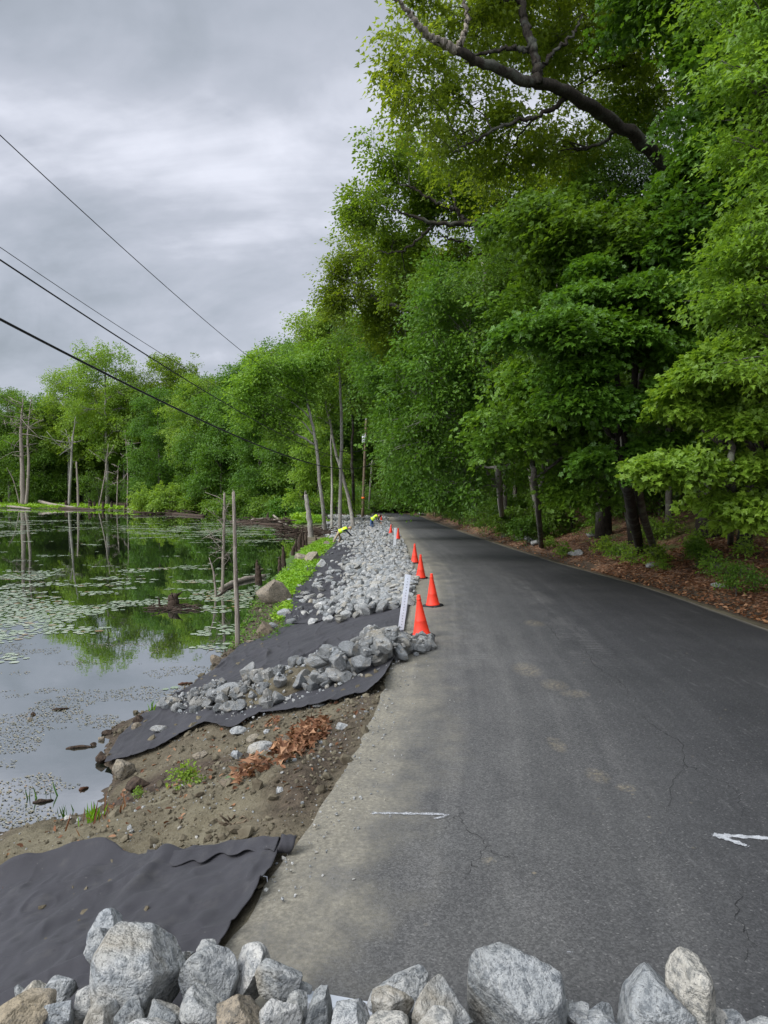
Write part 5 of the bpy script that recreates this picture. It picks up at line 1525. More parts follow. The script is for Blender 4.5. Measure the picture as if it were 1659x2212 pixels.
    for t, ra, rd in ((.36, .194, .159), (.44, .197, .161)):
        c = bot + (top - bot) * t; V_.append(c + np.cos(a)[:, None] * side * ra + np.sin(a)[:, None] * dep * rd)
    V_ = np.concatenate(V_); m_.add(V_, np.stack([j[0], j2[0], n + j2[0], n + j[0]], -1))
    for sx in (-.09, .09):
        pts = [bot + (top - bot) * .44 + side * sx - dep * .165, bot + (top - bot) * .72 + side * sx * 1.05 - dep * .162, bot + (top - bot) * .93 + side * sx * 1.1 - dep * .135]
        for s_ in (1,):
            tube(m_, pts, .022, 6)
    m_.build('reflective_tape', M['reflective'], vo)
    # cap with a brim
    m_ = MB(); prof = [(.112, -.005), (.113, .03), (.104, .07), (.07, .105), (.02, .118), (.001, .119)]
    lathe(m_, prof, 20)
    if brim:
        k = 9; b_ = np.linspace(-1.0, 1.0, k)
        V_ = [(math.cos(q) * .105, math.sin(q) * .105, .0) for q in b_] + [(math.cos(q * .8) * .19, math.sin(q * .8) * .13, -.02) for q in b_]
        i = np.arange(k - 1); m_.add(V_, np.stack([i, i + 1, i + k + 1, i + k], -1))
    co = m_.build('cap', capm, r)
    z = Vector(up); x = Vector(fw); x = (x - z * x.dot(z)).normalized(); y = z.cross(x)
    co.rotation_mode = 'QUATERNION'; co.rotation_quaternion = Matrix((x, y, z)).transposed().to_quaternion(); co.location = tuple(head + up * .025)
    # eyes
    for s_ in (-1, 1):
        m_ = MB(); lathe(m_, [(.001, -.011), (.008, -.008), (.011, 0), (.008, .008), (.001, .011)], 10)
        e = m_.build('eye', M['hair'], r); e.location = tuple(head + fw * .092 + np.array(y) * .033 * s_ + up * .008)
    return r
A3 = lambda *a: np.array(a, float)
# local x = direction leaned toward, y to the left of it, z up
pose1 = dict(pelvis=A3(0, 0, .80), chest=A3(.42, 0, .98), neck=A3(.60, 0, 1.03), head=A3(.72, 0, 1.05), face=A3(.75, 0, -.65),
    shoulderL=A3(.46, .20, .96), shoulderR=A3(.46, -.20, .96), elbowL=A3(.66, .23, .74), elbowR=A3(.64, -.23, .73), wristL=A3(.84, .20, .56), wristR=A3(.86, -.16, .54),
    hipL=A3(-.02, .10, .74), hipR=A3(-.02, -.10, .74), kneeL=A3(.10, .12, .40), kneeR=A3(-.22, -.13, .42), ankleL=A3(.02, .12, .10), ankleR=A3(-.40, -.13, .08), toeL=A3(1, 0, 0), toeR=A3(1, 0, 0))
f1 = hit(722, 1176)
W1 = worker((f1[0] + .30, f1[1], T1(f1[0], f1[1]) + .02), .12, pose1, [M['navy'], M['khaki'], M['glove']], M['vest'], M['tan_cap'],
    'worker in yellow vest, tan cap and khaki trousers leaning on the bank')
pose2 = dict(pelvis=A3(0, 0, .82), chest=A3(.36, 0, 1.06), neck=A3(.52, 0, 1.14), head=A3(.63, 0, 1.12), face=A3(.45, 0, -.9),
    shoulderL=A3(.40, .20, 1.04), shoulderR=A3(.40, -.20, 1.04), elbowL=A3(.52, .24, .78), elbowR=A3(.50, -.23, .77), wristL=A3(.70, .14, .62), wristR=A3(.70, -.10, .60),
    hipL=A3(-.02, .10, .76), hipR=A3(-.02, -.10, .76), kneeL=A3(.08, .13, .42), kneeR=A3(-.02, -.13, .42), ankleL=A3(-.04, .14, .09), ankleR=A3(-.14, -.14, .09), toeL=A3(1, 0, 0), toeR=A3(1, 0, 0))
f2 = aty(803, 1140, 56.0)
W2 = worker((f2[0], 56.0, T1(f2[0], 56.0) + .10), -.25, pose2, [M['brown'], M['jeans'], M['skin']], M['vest'], M['dark_cap'],
    'worker in yellow vest, dark cap and jeans bending over the stone bank', 1.0)

# ------------------------------------------------------------------ utility poles and wires
def utility_pole(base_px, top_px, Y, r0, r1, mat, label):
    a = aty(*base_px, Y); a[2] = T1(a[0], a[1]); b = aty(*top_px, Y)
    r = empty('utility_pole', tuple(a)); tag(r, label, 'utility pole')
    m_ = MB(); tube(m_, smooth_path([(0, 0, -.3), tuple((b - a) * .5), tuple(b - a)], 10), np.linspace(r0, r1, 10), 14); m_.build('pole', M[mat], r)
    return r, a, b
p1, a1, b1 = utility_pole((783, 1112), (791, 907), 84, .19, .14, 'pole', 'tall brown utility pole carrying a grey transformer can')
def on_pole(a, b, f): return (b - a) * f
m_ = MB(); lathe(m_, [(.001, -.42), (.25, -.42), (.27, -.40), (.27, .40), (.25, .43), (.10, .46), (.001, .47)], 22)
tr_ = m_.build('transformer', M['transformer'], p1, loc=tuple(on_pole(a1, b1, .80) + A3(-.12, -.40, 0)))
for s_ in (-.12, .12):
    m_ = MB(); lathe(m_, [(.04, .46), (.07, .50), (.04, .54), (.07, .58), (.04, .62), (.015, .68)], 10); o = m_.build('bushing', M['transformer'], tr_); o.location = (s_, 0, 0)
m_ = MB(); tube(m_, [on_pole(a1, b1, .80) + A3(0, -.16, 0), on_pole(a1, b1, .80) + A3(-.10, -.30, 0)], .06, 8); m_.build('bracket', M['galv'], p1)
m_ = MB(); lathe(m_, [(.05, 0), (.08, .05), (.05, .10), (.07, .14), (.03, .2)], 10); m_.build('insulator', M['transformer'], p1, loc=tuple(b1 - a1))
m_ = MB(); tube(m_, [on_pole(a1, b1, .20), on_pole(a1, b1, .20) + A3(0, 0, .22)], .205, 14); m_.build('orange_ribbon', M['tag'], p1)
p2, a2, b2 = utility_pole((795, 1114), (804, 994), 88, .13, .10, 'pole_grey', 'shorter weathered grey pole right of the pole with the transformer')
m_ = MB(); tube(m_, [on_pole(a2, b2, .93) + A3(-.35, -.1, 0), on_pole(a2, b2, .93) + A3(.35, -.1, 0)], .05, 8); m_.build('crossarm', M['pole_grey'], p2)
def wire(pts, end, rad, label, y0=14., back=3.0, name='utility_wire'):
    x0 = (pts[0][0] - CX) / FPX * y0; x1, y1 = end[0], end[1]
    ys_, zs_ = [], []
    for (u, v) in pts:
        k = (u - CX) / FPX; m = (x1 - x0) / (y1 - y0)
        y = (x0 - m * y0) / (k - m); ys_.append(y); zs_.append(aty(u, v, y)[2])
    ys_.append(y1); zs_.append(end[2])
    cf = np.polyfit(ys_, zs_, 2 if len(ys_) > 3 else len(ys_) - 1, w=np.r_[np.ones(len(ys_) - 1) * 2, 8])
    Y = np.linspace(back, y1, 90); X = x0 + (x1 - x0) * (Y - y0) / (y1 - y0)
    Z = np.polyval(cf, Y); Z += (end[2] - Z[-1]) * ((Y - back) / (y1 - back)) ** 2
    m_ = MB(); tube(m_, np.c_[X, Y, Z], np.interp(Y, [0, y1], [rad, rad * 1.5]), 6)
    return tag(m_.build(name, M['wire']), label, 'wire')
wire([(0, 282), (250, 512), (520, 757), (651, 853)], b1 + A3(0, 0, .1), .010, 'highest thin wire crossing the open sky above the other wires', 14)
wire([(0, 530), (180, 648), (360, 770)], on_pole(a1, b1, .93) + a1, .007, 'thinnest wire, just above the middle cable at the left edge')
wire([(0, 562), (250, 722), (498, 870), (685, 976)], on_pole(a1, b1, .60) + a1, .016, 'middle black cable of those running to the utility poles')
wire([(0, 685), (250, 820), (498, 933), (665, 1000)], on_pole(a2, b2, .93) + a2, .026, 'lowest and thickest black cable sagging toward the grey pole')
m_ = MB(); q0, q1 = on_pole(a1, b1, .70) + a1, aty(735, 975, 60); tube(m_, smooth_path([q0, (q0 + q1) / 2 - A3(0, 0, .15), q1], 14), .03, 5)
tag(m_.build('utility_wire', M['wire']), 'short service wire leading left from the pole with the transformer', 'wire')
# ------------------------------------------------------------------ trees on the causeway by the utility poles
rn = np.random.default_rng(700)
custom_tree(301, (704, 1153), [(560, 840, 57, 2.0, .9), (600, 790, 57, 2.0, .9), (645, 800, 58, 1.8, .9), (580, 890, 57, 1.8, .8), (640, 860, 58, 1.6, .8), (535, 880, 57, 1.3, .6), (690, 770, 59, 1.6, .9), (610, 930, 57, 1.2, .5)],
    [(697, 1090, 57.5), (686, 990, 57.5), (676, 920, 57.5), (664, 865, 57.5), (650, 800, 57.5)], (.17, .07), 700, 28, .75, .24, 'quad', 'leaf_c', 'bark_pale',
    'slender pale trunked tree on the causeway leaning left over the pond', sub=9)
custom_tree(302, (734, 1150), [(690, 700, 61, 1.6, .8), (730, 690, 61, 1.8, .8), (760, 730, 62, 1.6, .8), (700, 750, 61, 1.5, .7), (740, 790, 61, 1.3, .6), (670, 720, 61, 1.0, .5), (650, 690, 61, .8, .4), (775, 690, 62, 1.2, .6)],
    [(735, 1050, 61), (738, 930, 61), (734, 820, 61), (728, 740, 61), (722, 690, 61)], (.17, .06), 560, 26, .75, .20, 'quad', 'leaf_c', 'bark_pale',
    'tallest causeway tree, straight grey trunk and a thin airy crown', sub=9)
custom_tree(303, (765, 1141), [(700, 850, 66, 1.2, .6), (680, 900, 66, 1.0, .5), (720, 880, 66, 1.0, .5), (690, 820, 66, 1.3, .6)],
    [(755, 1085, 66), (742, 1035, 66), (726, 980, 66), (712, 905, 66), (700, 850, 66)], (.19, .08), 240, 26, .8, .22, 'quad', 'leaf_c', 'bark_pale',
    'causeway tree with a crooked trunk growing out of the stone bank and bending left', sub=8)
custom_tree(304, (764, 1120), [(740, 820, 72, 1.8, .9), (770, 780, 72, 1.8, .9), (730, 770, 72, 1.6, .8), (760, 860, 72, 1.2, .6)],
    [(763, 1050, 72), (760, 980, 72), (762, 900, 72), (750, 840, 72)], (.18, .08), 380, 26, .85, .27, 'quad', 'leaf_a', 'bark_dark',
    'causeway tree with a forked dark trunk just left of the transformer pole', sub=8)
custom_tree(305, (716, 1146), [(720, 830, 70, 1.5, .7), (700, 800, 70, 1.3, .6), (735, 770, 70, 1.4, .7)],
    [(717, 1050, 70), (715, 950, 70), (712, 840, 70)], (.13, .06), 260, 26, .8, .25, 'quad', 'leaf_a', 'bark_pale',
    'thin pale causeway tree between the leaning one and the tallest one', sub=8)
custom_tree(306, (-5.5, 76, 0), [(665, 960, 76, 1.56, 0.72), (700, 985, 76, 1.56, 0.72), (650, 1035, 76, 1.44, 0.60), (718, 1040, 76, 1.44, 0.60), (690, 1075, 76, 1.44, 0.60), (738, 1080, 76, 1.20, 0.48), (635, 1075, 76, 0.96, 0.36), (680, 930, 76, 1.08, 0.60), (725, 1000, 76, 1.20, 0.60), (665, 1010, 76, 1.32, 0.60)],
    [(688, 1080, 76), (690, 1010, 76), (685, 950, 76)], (.07, .03), 650, 26, .6, .21, 'quad', 'leaf_c', 'bark',
    'young bright yellow green tree low among the causeway trunks', sub=9, tone0=(.5, 1))

# ------------------------------------------------------------------ dead trees, stumps and logs
def snag(pts, rad, mat, label, name='dead_tree', group=None, twigs=0, seed=0, tw=(.25, .7), trange=(.35, .95), jag=True, sides=9, cat='dead tree'):
    """pts (u,v,Y) with the first one the foot; Y None: foot from the ground hit"""
    r_ = np.random.default_rng(seed + 800)
    f = hit(pts[0][0], pts[0][1])
    if pts[0][1] < 1096 and pts[0][0] < 320:      # far shore: stand it a few metres behind the waterline
        yy_ = 140.0
        for _ in range(20): yy_ = float(np.interp((pts[0][0] - CX) / FPX * yy_, _fx, _fy)) + max(.3, (1096 - pts[0][1]) * .45)
        xx_ = (pts[0][0] - CX) / FPX * yy_; f = np.array([xx_, yy_, T1(xx_, yy_)])
    Y = f[1]
    P = [f - np.array([0, 0, .35])] + [aty(u, v, Y + d) for (u, v, d) in [(q[0], q[1], q[2] if len(q) > 2 else 0) for q in pts[1:]]]
    n = max(12, len(P) * 5); P = smooth_path(P, n); P[1:-1] += r_.normal(0, .35, (n - 2, 3)) * np.mean(rad) * .25
    o = np.array([f[0], f[1], f[2]]); P = P - o
    rr = np.interp(np.linspace(0, 1, n), np.linspace(0, 1, len(rad)), rad)
    root = empty(name, tuple(o)); tag(root, label, cat, group)
    m_ = MB(); tube(m_, P, rr, sides, wob=.13, rng=r_)
    if jag:                                  # splintered top
        for k in range(4):
            a = r_.uniform(0, 6.3); q = P[-1] + np.array([math.cos(a), math.sin(a), 0]) * rr[-1] * .55
            tube(m_, [q - (P[-1] - P[-2]) * .5, q + unit(P[-1] - P[-2]) * rr[-1] * r_.uniform(.6, 2.6)], [rr[-1] * .5, .004], 4)
    m_.build('trunk', M[mat], root)
    if twigs:
        m_ = MB()
        for k in range(twigs):
            t = r_.uniform(*trange) * (n - 1); s = P[int(t)]
            d = r_.normal(0, 1, 3); d[2] = d[2] * .4 + r_.uniform(-.35, .5); d = unit(d); L = r_.uniform(*tw)
            q = [s, s + d * L * .5 + r_.normal(0, .05, 3) * L, s + d * L + np.array([0, 0, r_.uniform(-.25, .15)]) * L]
            tube(m_, smooth_path(q, 6), np.linspace(max(.008, rr[int(t)] * .22, Y * .0005), max(.004, Y * .00025), 6), 5)
            for z in range(2):
                e = q[1] + unit(r_.normal(0, 1, 3)) * L * .3; tube(m_, [q[1], e], [max(.006, Y * .0003), max(.003, Y * .0002)], 4)
        m_.build('twigs', M[mat], root)
    return root
snag([(514, 1396), (509, 1230), (504, 1063)], [.060, .050, .036], 'deadwood', 'nearer bare dead pole standing in the water by the fabric', twigs=5, seed=1, tw=(.1, .35))
snag([(480, 1276), (483, 1170), (485, 1066)], [.065, .055, .04], 'deadwood', 'farther dead pole in the water with drooping bare twigs', twigs=34, seed=2, tw=(.3, .95))
snag([(468, 1286), (462, 1240), (452, 1205)], [.05, .035, .015], 'deadwood', 'thin leaning dead stick in the water left of the two bare poles', twigs=3, seed=3, tw=(.15, .4))
snag([(372, 1309), (373, 1296), (375, 1288)], [.20, .17, .14], 'rotwood', 'dark rotten stump standing in the lily pads', name='stump', seed=4, cat='stump')
snag([(345, 1310), (344, 1300), (341, 1292)], [.05, .03, .01], 'rotwood', 'small dark stick left of the rotten stump in the lily pads', name='stick', seed=5, cat='stick')
snag([(559, 1257), (557, 1235), (555, 1214)], [.17, .12, .045], 'rotwood', 'tall splintered stump at the waterside behind the big boulder', name='stump', seed=6, cat='stump')
for k, (u, v, t, r0, lab) in enumerate([(605, 1235, 1203, .11, 'narrow pointed stump in the water left of the green bank'), (613, 1226, 1182, .13, 'tall pale post like stump beside the narrow pointed one'),
    (634, 1200, 1178, .14, 'stubby stump at the water edge below the brush pile'), (640, 1192, 1166, .12, 'leaning stump in the clump at the water edge'), (648, 1187, 1152, .18, 'thick ragged stump in the clump at the water edge'),
    (655, 1182, 1145, .15, 'tallest ragged stump in the clump at the water edge'), (662, 1178, 1150, .12, 'short dark stump at the back of the clump at the water edge'), (684, 1172, 1160, .10, 'tiny stump standing in the bright grass near the worker'),
    (579, 1122, 1108, .22, 'blunt dark stump on the far mud bank by the logs'), (617, 1120, 1104, .22, 'pointed dark stump on the strip of far grass')]):
    snag([(u, v), (u - 1, (v + t) / 2), (u + rn.uniform(-3, 3), t)], [r0, r0 * .75, r0 * .35], 'rotwood', lab, name='stump', seed=20 + k, cat='stump')
snag([(672, 1160), (668, 1120), (661, 1068)], [.24, .20, .15], 'bark_pale', 'broken off pale trunk at the left of the causeway trees', seed=40)
# far shore
snag([(50, 1086), (48, 1000), (45, 930), (50, 860)], [.52, .44, .28, .08], 'deadwood', 'big silvery dead tree at the left, split and bare topped', twigs=26, seed=41, tw=(2, 7), trange=(.5, .98))
snag([(56, 1086), (62, 1010), (60, 940), (68, 855)], [.32, .28, .18, .05], 'deadwood', 'second stem of silvery dead wood leaning against the big dead tree', twigs=16, seed=42, tw=(2, 6), trange=(.5, .98))
snag([(44, 1080), (30, 1040), (15, 1010)], [.16, .12, .06], 'deadwood', 'thin bleached branch stem leaning left from the big dead tree', seed=43, jag=False)
snag([(148, 1088), (153, 1020), (156, 960), (163, 900)], [.27, .23, .16, .06], 'bark_pale', 'pale forked bare stem on the far shore', twigs=10, seed=44, tw=(2, 6), trange=(.55, .95))
snag([(169, 1093), (168, 1050), (165, 998)], [.24, .20, .13], 'deadwood', 'tall bleached stub standing at the far waterline', seed=45)
snag([(212, 1090), (226, 1030), (234, 960)], [.15, .11, .05], 'deadwood', 'thin leaning bare stem before the tallest far tree', seed=46, twigs=5, tw=(1.5, 4))
snag([(252, 1090), (254, 1040), (256, 1005)], [.12, .09, .04], 'deadwood', 'small forked bare stem at the far waterline', seed=47, twigs=5, tw=(1, 3), trange=(.5, .95))
snag([(274, 1088), (276, 1020), (270, 930)], [.13, .10, .05], 'deadwood', 'crooked white bare stem right of the tallest far tree', seed=48, twigs=7, tw=(2, 5), trange=(.5, .95))
for k, (u, v, h_, r0) in enumerate([(194, 1094, 12, .45), (203, 1093, 8, .3), (222, 1094, 10, .35), (240, 1093, 7, .3), (270, 1094, 7, .25), (298, 1096, 8, .3), (457, 1108, 9, .3), (142, 1092, 9, .4)]):
    snag([(u, v), (u + 1, v - h_ / 2), (u, v - h_)], [r0, r0 * .8, r0 * .6], 'rotwood', 'short dark stump at the far waterline among the logs', name='stump', group='stumps along the far waterline', seed=60 + k, cat='stump')
def log(pts, rad, mat, label, name='log', seed=0, lift=.0, group=None, hitp=True, cat='log'):
    r_ = np.random.default_rng(seed + 1500)
    P = []
    for q in pts:
        h = hit(q[0], q[1]); P.append(h + np.array([0, 0, rad[0] * .4 + (q[2] if len(q) > 2 else 0)]))
    n = 18; P = smooth_path(P, n); P[1:-1] += r_.normal(0, .3, (n - 2, 3)) * np.mean(rad) * .2
    m_ = MB(); tube(m_, P, np.interp(np.linspace(0, 1, n), np.linspace(0, 1, len(rad)), rad), 9, wob=.12, rng=r_)
    return tag(m_.build(name, M[mat]), label, cat, group)
log([(477, 1276), (505, 1262), (535, 1253), (572, 1247)], [.10, .12, .13, .10], 'deadwood', 'bleached log lying in the water behind the two bare poles', seed=1)
log([(470, 1290), (495, 1272), (515, 1265)], [.04, .05, .03], 'rotwood', 'dark branch lying against the bleached log', seed=2, name='branch', cat='branch')
log([(85, 1093, .9), (110, 1096, .5), (165, 1100, .1)], [.30, .32, .26], 'deadwood', 'long grey log slanting into the water at the far shore', seed=3)
log([(0, 1096, .2), (30, 1098, .2), (66, 1101, .1)], [.22, .24, .16], 'deadwood', 'pale log lying at the left end of the far shore', seed=4)
log([(128, 1099), (175, 1101), (205, 1102)], [.28, .3, .2], 'rotwood', 'dark wet log right of the long grey log', seed=5)
log([(235, 1101), (275, 1101), (315, 1104)], [.22, .24, .2], 'deadwood', 'grey log below the waterside bush', seed=6)
log([(330, 1108), (380, 1112), (440, 1116)], [.20, .26, .2], 'rotwood', 'dark log along the mud in front of the waterside bush', seed=7)
log([(545, 1128, .2), (580, 1126, .15), (620, 1131)], [.16, .18, .14], 'deadwood', 'pale log on the mud bank at the inlet', seed=8)
log([(500, 1128), (550, 1133), (610, 1136)], [.16, .2, .14], 'rotwood', 'long dark log at the waterline of the inlet', seed=9)
log([(575, 1112, .8), (590, 1120, .4), (606, 1128)], [.16, .14, .1], 'deadwood', 'slanting broken log above the inlet', seed=10)
def brush(u0, u1, v0, v1, n, rad, ln, mat, label, seed, hgt=.5):
    r_ = np.random.default_rng(seed); m_ = MB()
    for k in range(n):
        p = hit(r_.uniform(u0, u1), r_.uniform(v0, v1)); a = r_.normal(0, .5); L = r_.uniform(*ln); z = r_.uniform(0, hgt)
        d = np.array([math.cos(a), math.sin(a), r_.normal(0, .15)]) * L / 2
        tube(m_, [p - d + [0, 0, z], p + r_.normal(0, .04, 3) * L + [0, 0, z + .03], p + d + [0, 0, z]], [rad, rad * 1.1, rad * .5], 5)
    return tag(m_.build('brush_pile', M[mat]), label, 'brush pile')
brush(600, 735, 1141, 1160, 130, .04, (.5, 1.8), 'rotwood', 'dark tangle of cut branches at the foot of the causeway trees', 3, .35)
brush(300, 440, 1103, 1112, 60, .07, (1.5, 5), 'rotwood', 'muddy tangle of driftwood under the waterside bush', 4, .4)
brush(324, 428, 1309, 1321, 40, .016, (.3, 1.1), 'rotwood', 'floating mat of dark twigs around the rotten stump', 5, .04)
brush(520, 640, 1124, 1134, 60, .06, (1, 3.5), 'rotwood', 'strewn dead branches along the inlet shore', 6, .3)
brush(250, 275, 1094, 1100, 26, .08, (1, 3), 'rotwood', 'small root tangle at the far waterline', 7, .8)

# ------------------------------------------------------------------ boulders and single rocks
def boulder(u, v, w_, h_, label, seed, mat='boulder', cat='boulder', name='boulder', dz=-.12, planes=9, group=None):
    p = hit(u, v); k = p[1] / FPX
    vv, f = stone_geo(seed, 4, planes, .10, (.45, .8))
    m_ = MB(); m_.add(vv * np.array([w_ * k, w_ * k * .8, h_ * k * 1.15]), f)
    o = m_.build(name, M[mat], loc=(p[0], p[1] + w_ * k * .3, p[2] + h_ * k * (.5 + dz)))
    return tag(o, label, cat, group)
boulder(588, 1306, 78, 54, 'big angular brown boulder at the waterside below the bright grass', 71)
boulder(572, 1373, 44, 30, 'squarish tan boulder at the edge of the fabric', 72, planes=14)
boulder(672, 1216, 36, 26, 'rounded brown boulder between the two green patches', 73, planes=14)
boulder(649, 1214, 30, 20, 'pale flat boulder at the water end between the green patches', 74)
boulder(694, 1229, 22, 22, 'grey boulder against the edge of the wrinkled fabric', 75, 'stone')
boulder(705, 1180, 14, 12, 'small brown boulder behind the kneeling worker in the grass', 76)
boulder(540, 1393, 20, 10, 'small orange brown rock on the fabric edge by the nearer dead pole', 77, cat='rock', name='rock')
boulder(262, 1688, 46, 46, 'round brown rock at the waterline under the corner of the fabric', 78, cat='rock', name='rock', planes=16)
boulder(292, 1712, 52, 28, 'dark wet rock at the waterline below the round brown one', 79, 'rotwood', 'rock', 'rock')
boulder(214, 1650, 30, 24, 'black muddy clod standing in the water by the tip of the fabric', 80, 'rotwood', 'rock', 'rock')
boulder(296, 1566, 26, 20, 'black mud lump at the waterline near the end of the heap', 81, 'rotwood', 'rock', 'rock')
boulder(292, 1582, 26, 20, 'brown rock below the black mud lump at the waterline', 82, cat='rock', name='rock')
boulder(470, 1436, 40, 22, 'brown dirt covered rock at the waterline halfway up the fabric', 83, cat='rock', name='rock')
for k, (u, v, w_, h_, lab) in enumerate([(512, 1590, 38, 18, 'flat grey rock in the dug soil just under the fabric rim'), (545, 1607, 30, 22, 'grey rock in the soil left of the dead leaf heap'), (562, 1632, 62, 26, 'pale slab of rock sticking out of the soil below the dead leaf heap'),
    (620, 1612, 26, 24, 'pale rock at the left edge of the dead leaf heap'), (510, 1640, 26, 20, 'light brown rock in the middle of the dug soil'), (430, 1640, 34, 18, 'brown rock half buried above the seedling'), (738, 1575, 26, 14, 'small grey rock in the dark soil right of the dead leaf heap'),
    (486, 1700, 34, 16, 'pale rock at the lip of the soil terrace right of the seedling'), (690, 1530, 32, 10, 'thin slab of rock under the front edge of the middle fabric')]):
    boulder(u, v, w_, h_, lab, 130 + k, ['stone', 'boulder'][k % 2], 'rock', 'rock', -.2)
for k, (u, v, w_, h_, lab) in enumerate([(1148, 1172, 30, 16, 'pale jagged rock beside the slim bare trunked maple'), (1128, 1166, 34, 12, 'long low rock left of the pale jagged one on the verge'), (1158, 1178, 22, 12, 'small whitish rock at the foot of the slim maple'),
    (1246, 1200, 34, 14, 'flat grey rock in the leaf litter right of the slim maple'), (1345, 1200, 26, 14, 'grey rock in front of the crooked dark maple'), (1413, 1226, 28, 12, 'low rock in the leaf litter below the leaning stem'),
    (912, 1114, 20, 7, 'grey rock outcrop at the far inside of the bend'), (1280, 1160, 26, 12, 'dim grey rock under the shrubs'), (1560, 1270, 40, 10, 'thin flat rock among the leaves at the right')]):
    boulder(u, v, w_, h_, lab, 160 + k, 'stone', 'rock', 'rock', -.15)
log([(1333, 1203), (1370, 1194), (1415, 1184)], [.035, .04, .02], 'deadwood', 'grey fallen branch lying by the foot of the crooked maple', seed=21, name='branch', cat='branch')
log([(1545, 1330), (1575, 1345), (1610, 1362)], [.015, .016, .008], 'deadwood', 'thin bleached twig on the verge at the right edge', seed=22, name='twig', cat='twig')
log([(1012, 1140), (1016, 1132), (1015, 1122, .2)], [.05, .05, .03], 'deadwood', 'short white stick on the verge left of the pale trunked tree', seed=23, name='stick', cat='stick')
# splintered root in the soil
p = hit(505, 1775); m_ = MB()
r_ = np.random.default_rng(77)
for k in range(14):
    a = r_.uniform(-1.2, 1.2); q = p + np.array([r_.normal(0, .05), r_.normal(0, .04), -.02])
    tube(m_, [q, q + np.array([math.sin(a) * .07, -.03, r_.uniform(.02, .07)]), q + np.array([math.sin(a) * .12, -.06, r_.uniform(.02, .10)])], [.014, .008, .002], 5)
tag(m_.build('root_stump', M['pole']), 'torn splintered root sticking out of the soil near the road edge', 'root')

# ------------------------------------------------------------------ undergrowth
def shrub_proto(nm, seed, H, R, n, per, sr, size, tmpl, mat):
    rng_ = np.random.default_rng(seed)
    lob = [(rng_.normal(0, R * .45), rng_.normal(0, R * .45), H * rng_.uniform(.35, .85), R * .6, R * .6, H * .2) for _ in range(6)]
    wd, lf = grow(rng_, [(0, 0, -.1), (.02, 0, H * .3), (.03, .02, H * .6), (.03, .02, H * .85)], (.018 * H, .006), lob, n, per, sr, size, tmpl, sub=5, flat=.9)
    PROTO[nm] = (wd.mesh('stem', M['bark']), lf.mesh('foliage', M[mat], False))
shrub_proto('shrub_a', 501, 1.1, .7, 120, 14, .22, .085, 'oval', 'leaf_e')
shrub_proto('shrub_b', 502, 1.8, .8, 150, 14, .28, .10, 'maple', 'leaf_a')
shrub_proto('shrub_c', 503, 2.8, 1.1, 200, 16, .34, .11, 'oval', 'leaf_e')
shrub_proto('shrub_d', 504, .55, .4, 40, 9, .18, .095, 'oval', 'leaf_c')
def put_shrub(nm, x, y, s, label, group, cat='shrub', name='shrub'):
    r = empty(name, (x, y, T1(x, y)), (0, 0, rn.uniform(0, 6.3))); tag(r, label, cat, group)
    a, b = PROTO[nm]; link('stem', a, r, scale=(s,) * 3); link('foliage', b, r, scale=(s,) * 3)
    return r
GU = 'undergrowth along the right verge'; LU = 'leafy green shrub in the undergrowth below the trees on the right'
GP = 'small plants in the leaf litter'; LP = 'small low green plant growing out of the brown leaf litter on the right'
k = 0; tries = 0
while k < 120 and tries < 5000:
    tries += 1
    y = rn.uniform(9, 85); s = rn.uniform(1.2, 11) if y < 30 else rn.uniform(.9, 9)
    x = float(xr(y)) + s
    if x > .56 * y + 1.5: continue
    if y < 32 and s < 6.0: continue
    if y < 28 and rn.uniform() < .3: continue
    nm = 'shrub_c' if s > 4 and rn.uniform() < .5 else ['shrub_a', 'shrub_b'][rn.integers(2)]
    put_shrub(nm, x, y, rn.uniform(.75, 1.35), LU, GU); k += 1
for k in range(34):
    y = rn.uniform(10, 40); s = rn.uniform(.9, 4.5); x = float(xr(y)) + s
    if x > .56 * y + .5: continue
    put_shrub('shrub_d', x, y, rn.uniform(.5, 1.1), LP, GP, 'plant', 'plant')
put_shrub('shrub_a', *hit(1590, 1290)[:2], .7, 'feathery green bush at the right edge of the verge', None)
put_shrub('shrub_b', *hit(1505, 1225)[:2], .42, 'broad leaved bush before the young pale stemmed maple', None)
put_shrub('shrub_d', *hit(1430, 1235)[:2], .5, 'low clump of bright leaves below the leaning stem', None, 'plant', 'plant')
put_shrub('shrub_d', *hit(1310, 1190)[:2], .8, 'bright leaved plant left of the crooked maple', None, 'plant', 'plant')
put_shrub('shrub_d', *hit(1578, 1272)[:2], .5, 'large leaved plant in the litter near the road edge', None, 'plant', 'plant')
put_shrub('shrub_d', *hit(1215, 1205)[:2], .9, 'tuft of green leaves in the litter by the flat grey rock', None, 'plant', 'plant')
# bushes by the water
custom_tree(310, (365, 1104), [(330, 1082, 112, 2.4, 1.2), (370, 1076, 112, 2.6, 1.4), (405, 1084, 112, 2.2, 1.1), (350, 1092, 111, 2.4, .8), (390, 1094, 111, 2.4, .8), (320, 1092, 112, 1.6, .7), (365, 1060, 113, 1.6, .9)], [(366, 1095, 112), (366, 1080, 112), (367, 1070, 112)], (.08, .04), 460, 22, .8, .34, 'quad', 'leaf_c', 'bark',
    'wide light green bush overhanging the far waterline', None, name='shrub')
custom_tree(311, (530, 1112), [(500, 1095, 100, 2.0, .9), (540, 1095, 100, 2.2, .9), (575, 1100, 98, 1.8, .8), (470, 1100, 102, 1.8, .8), (520, 1080, 101, 1.6, .8), (600, 1098, 97, 1.6, .8)], [(530, 1105, 100), (530, 1095, 100), (532, 1085, 100)], (.08, .03), 380, 22, .8, .32, 'quad', 'leaf_e', 'bark',
    'low bushy thicket on the bank behind the inlet', None, name='shrub')
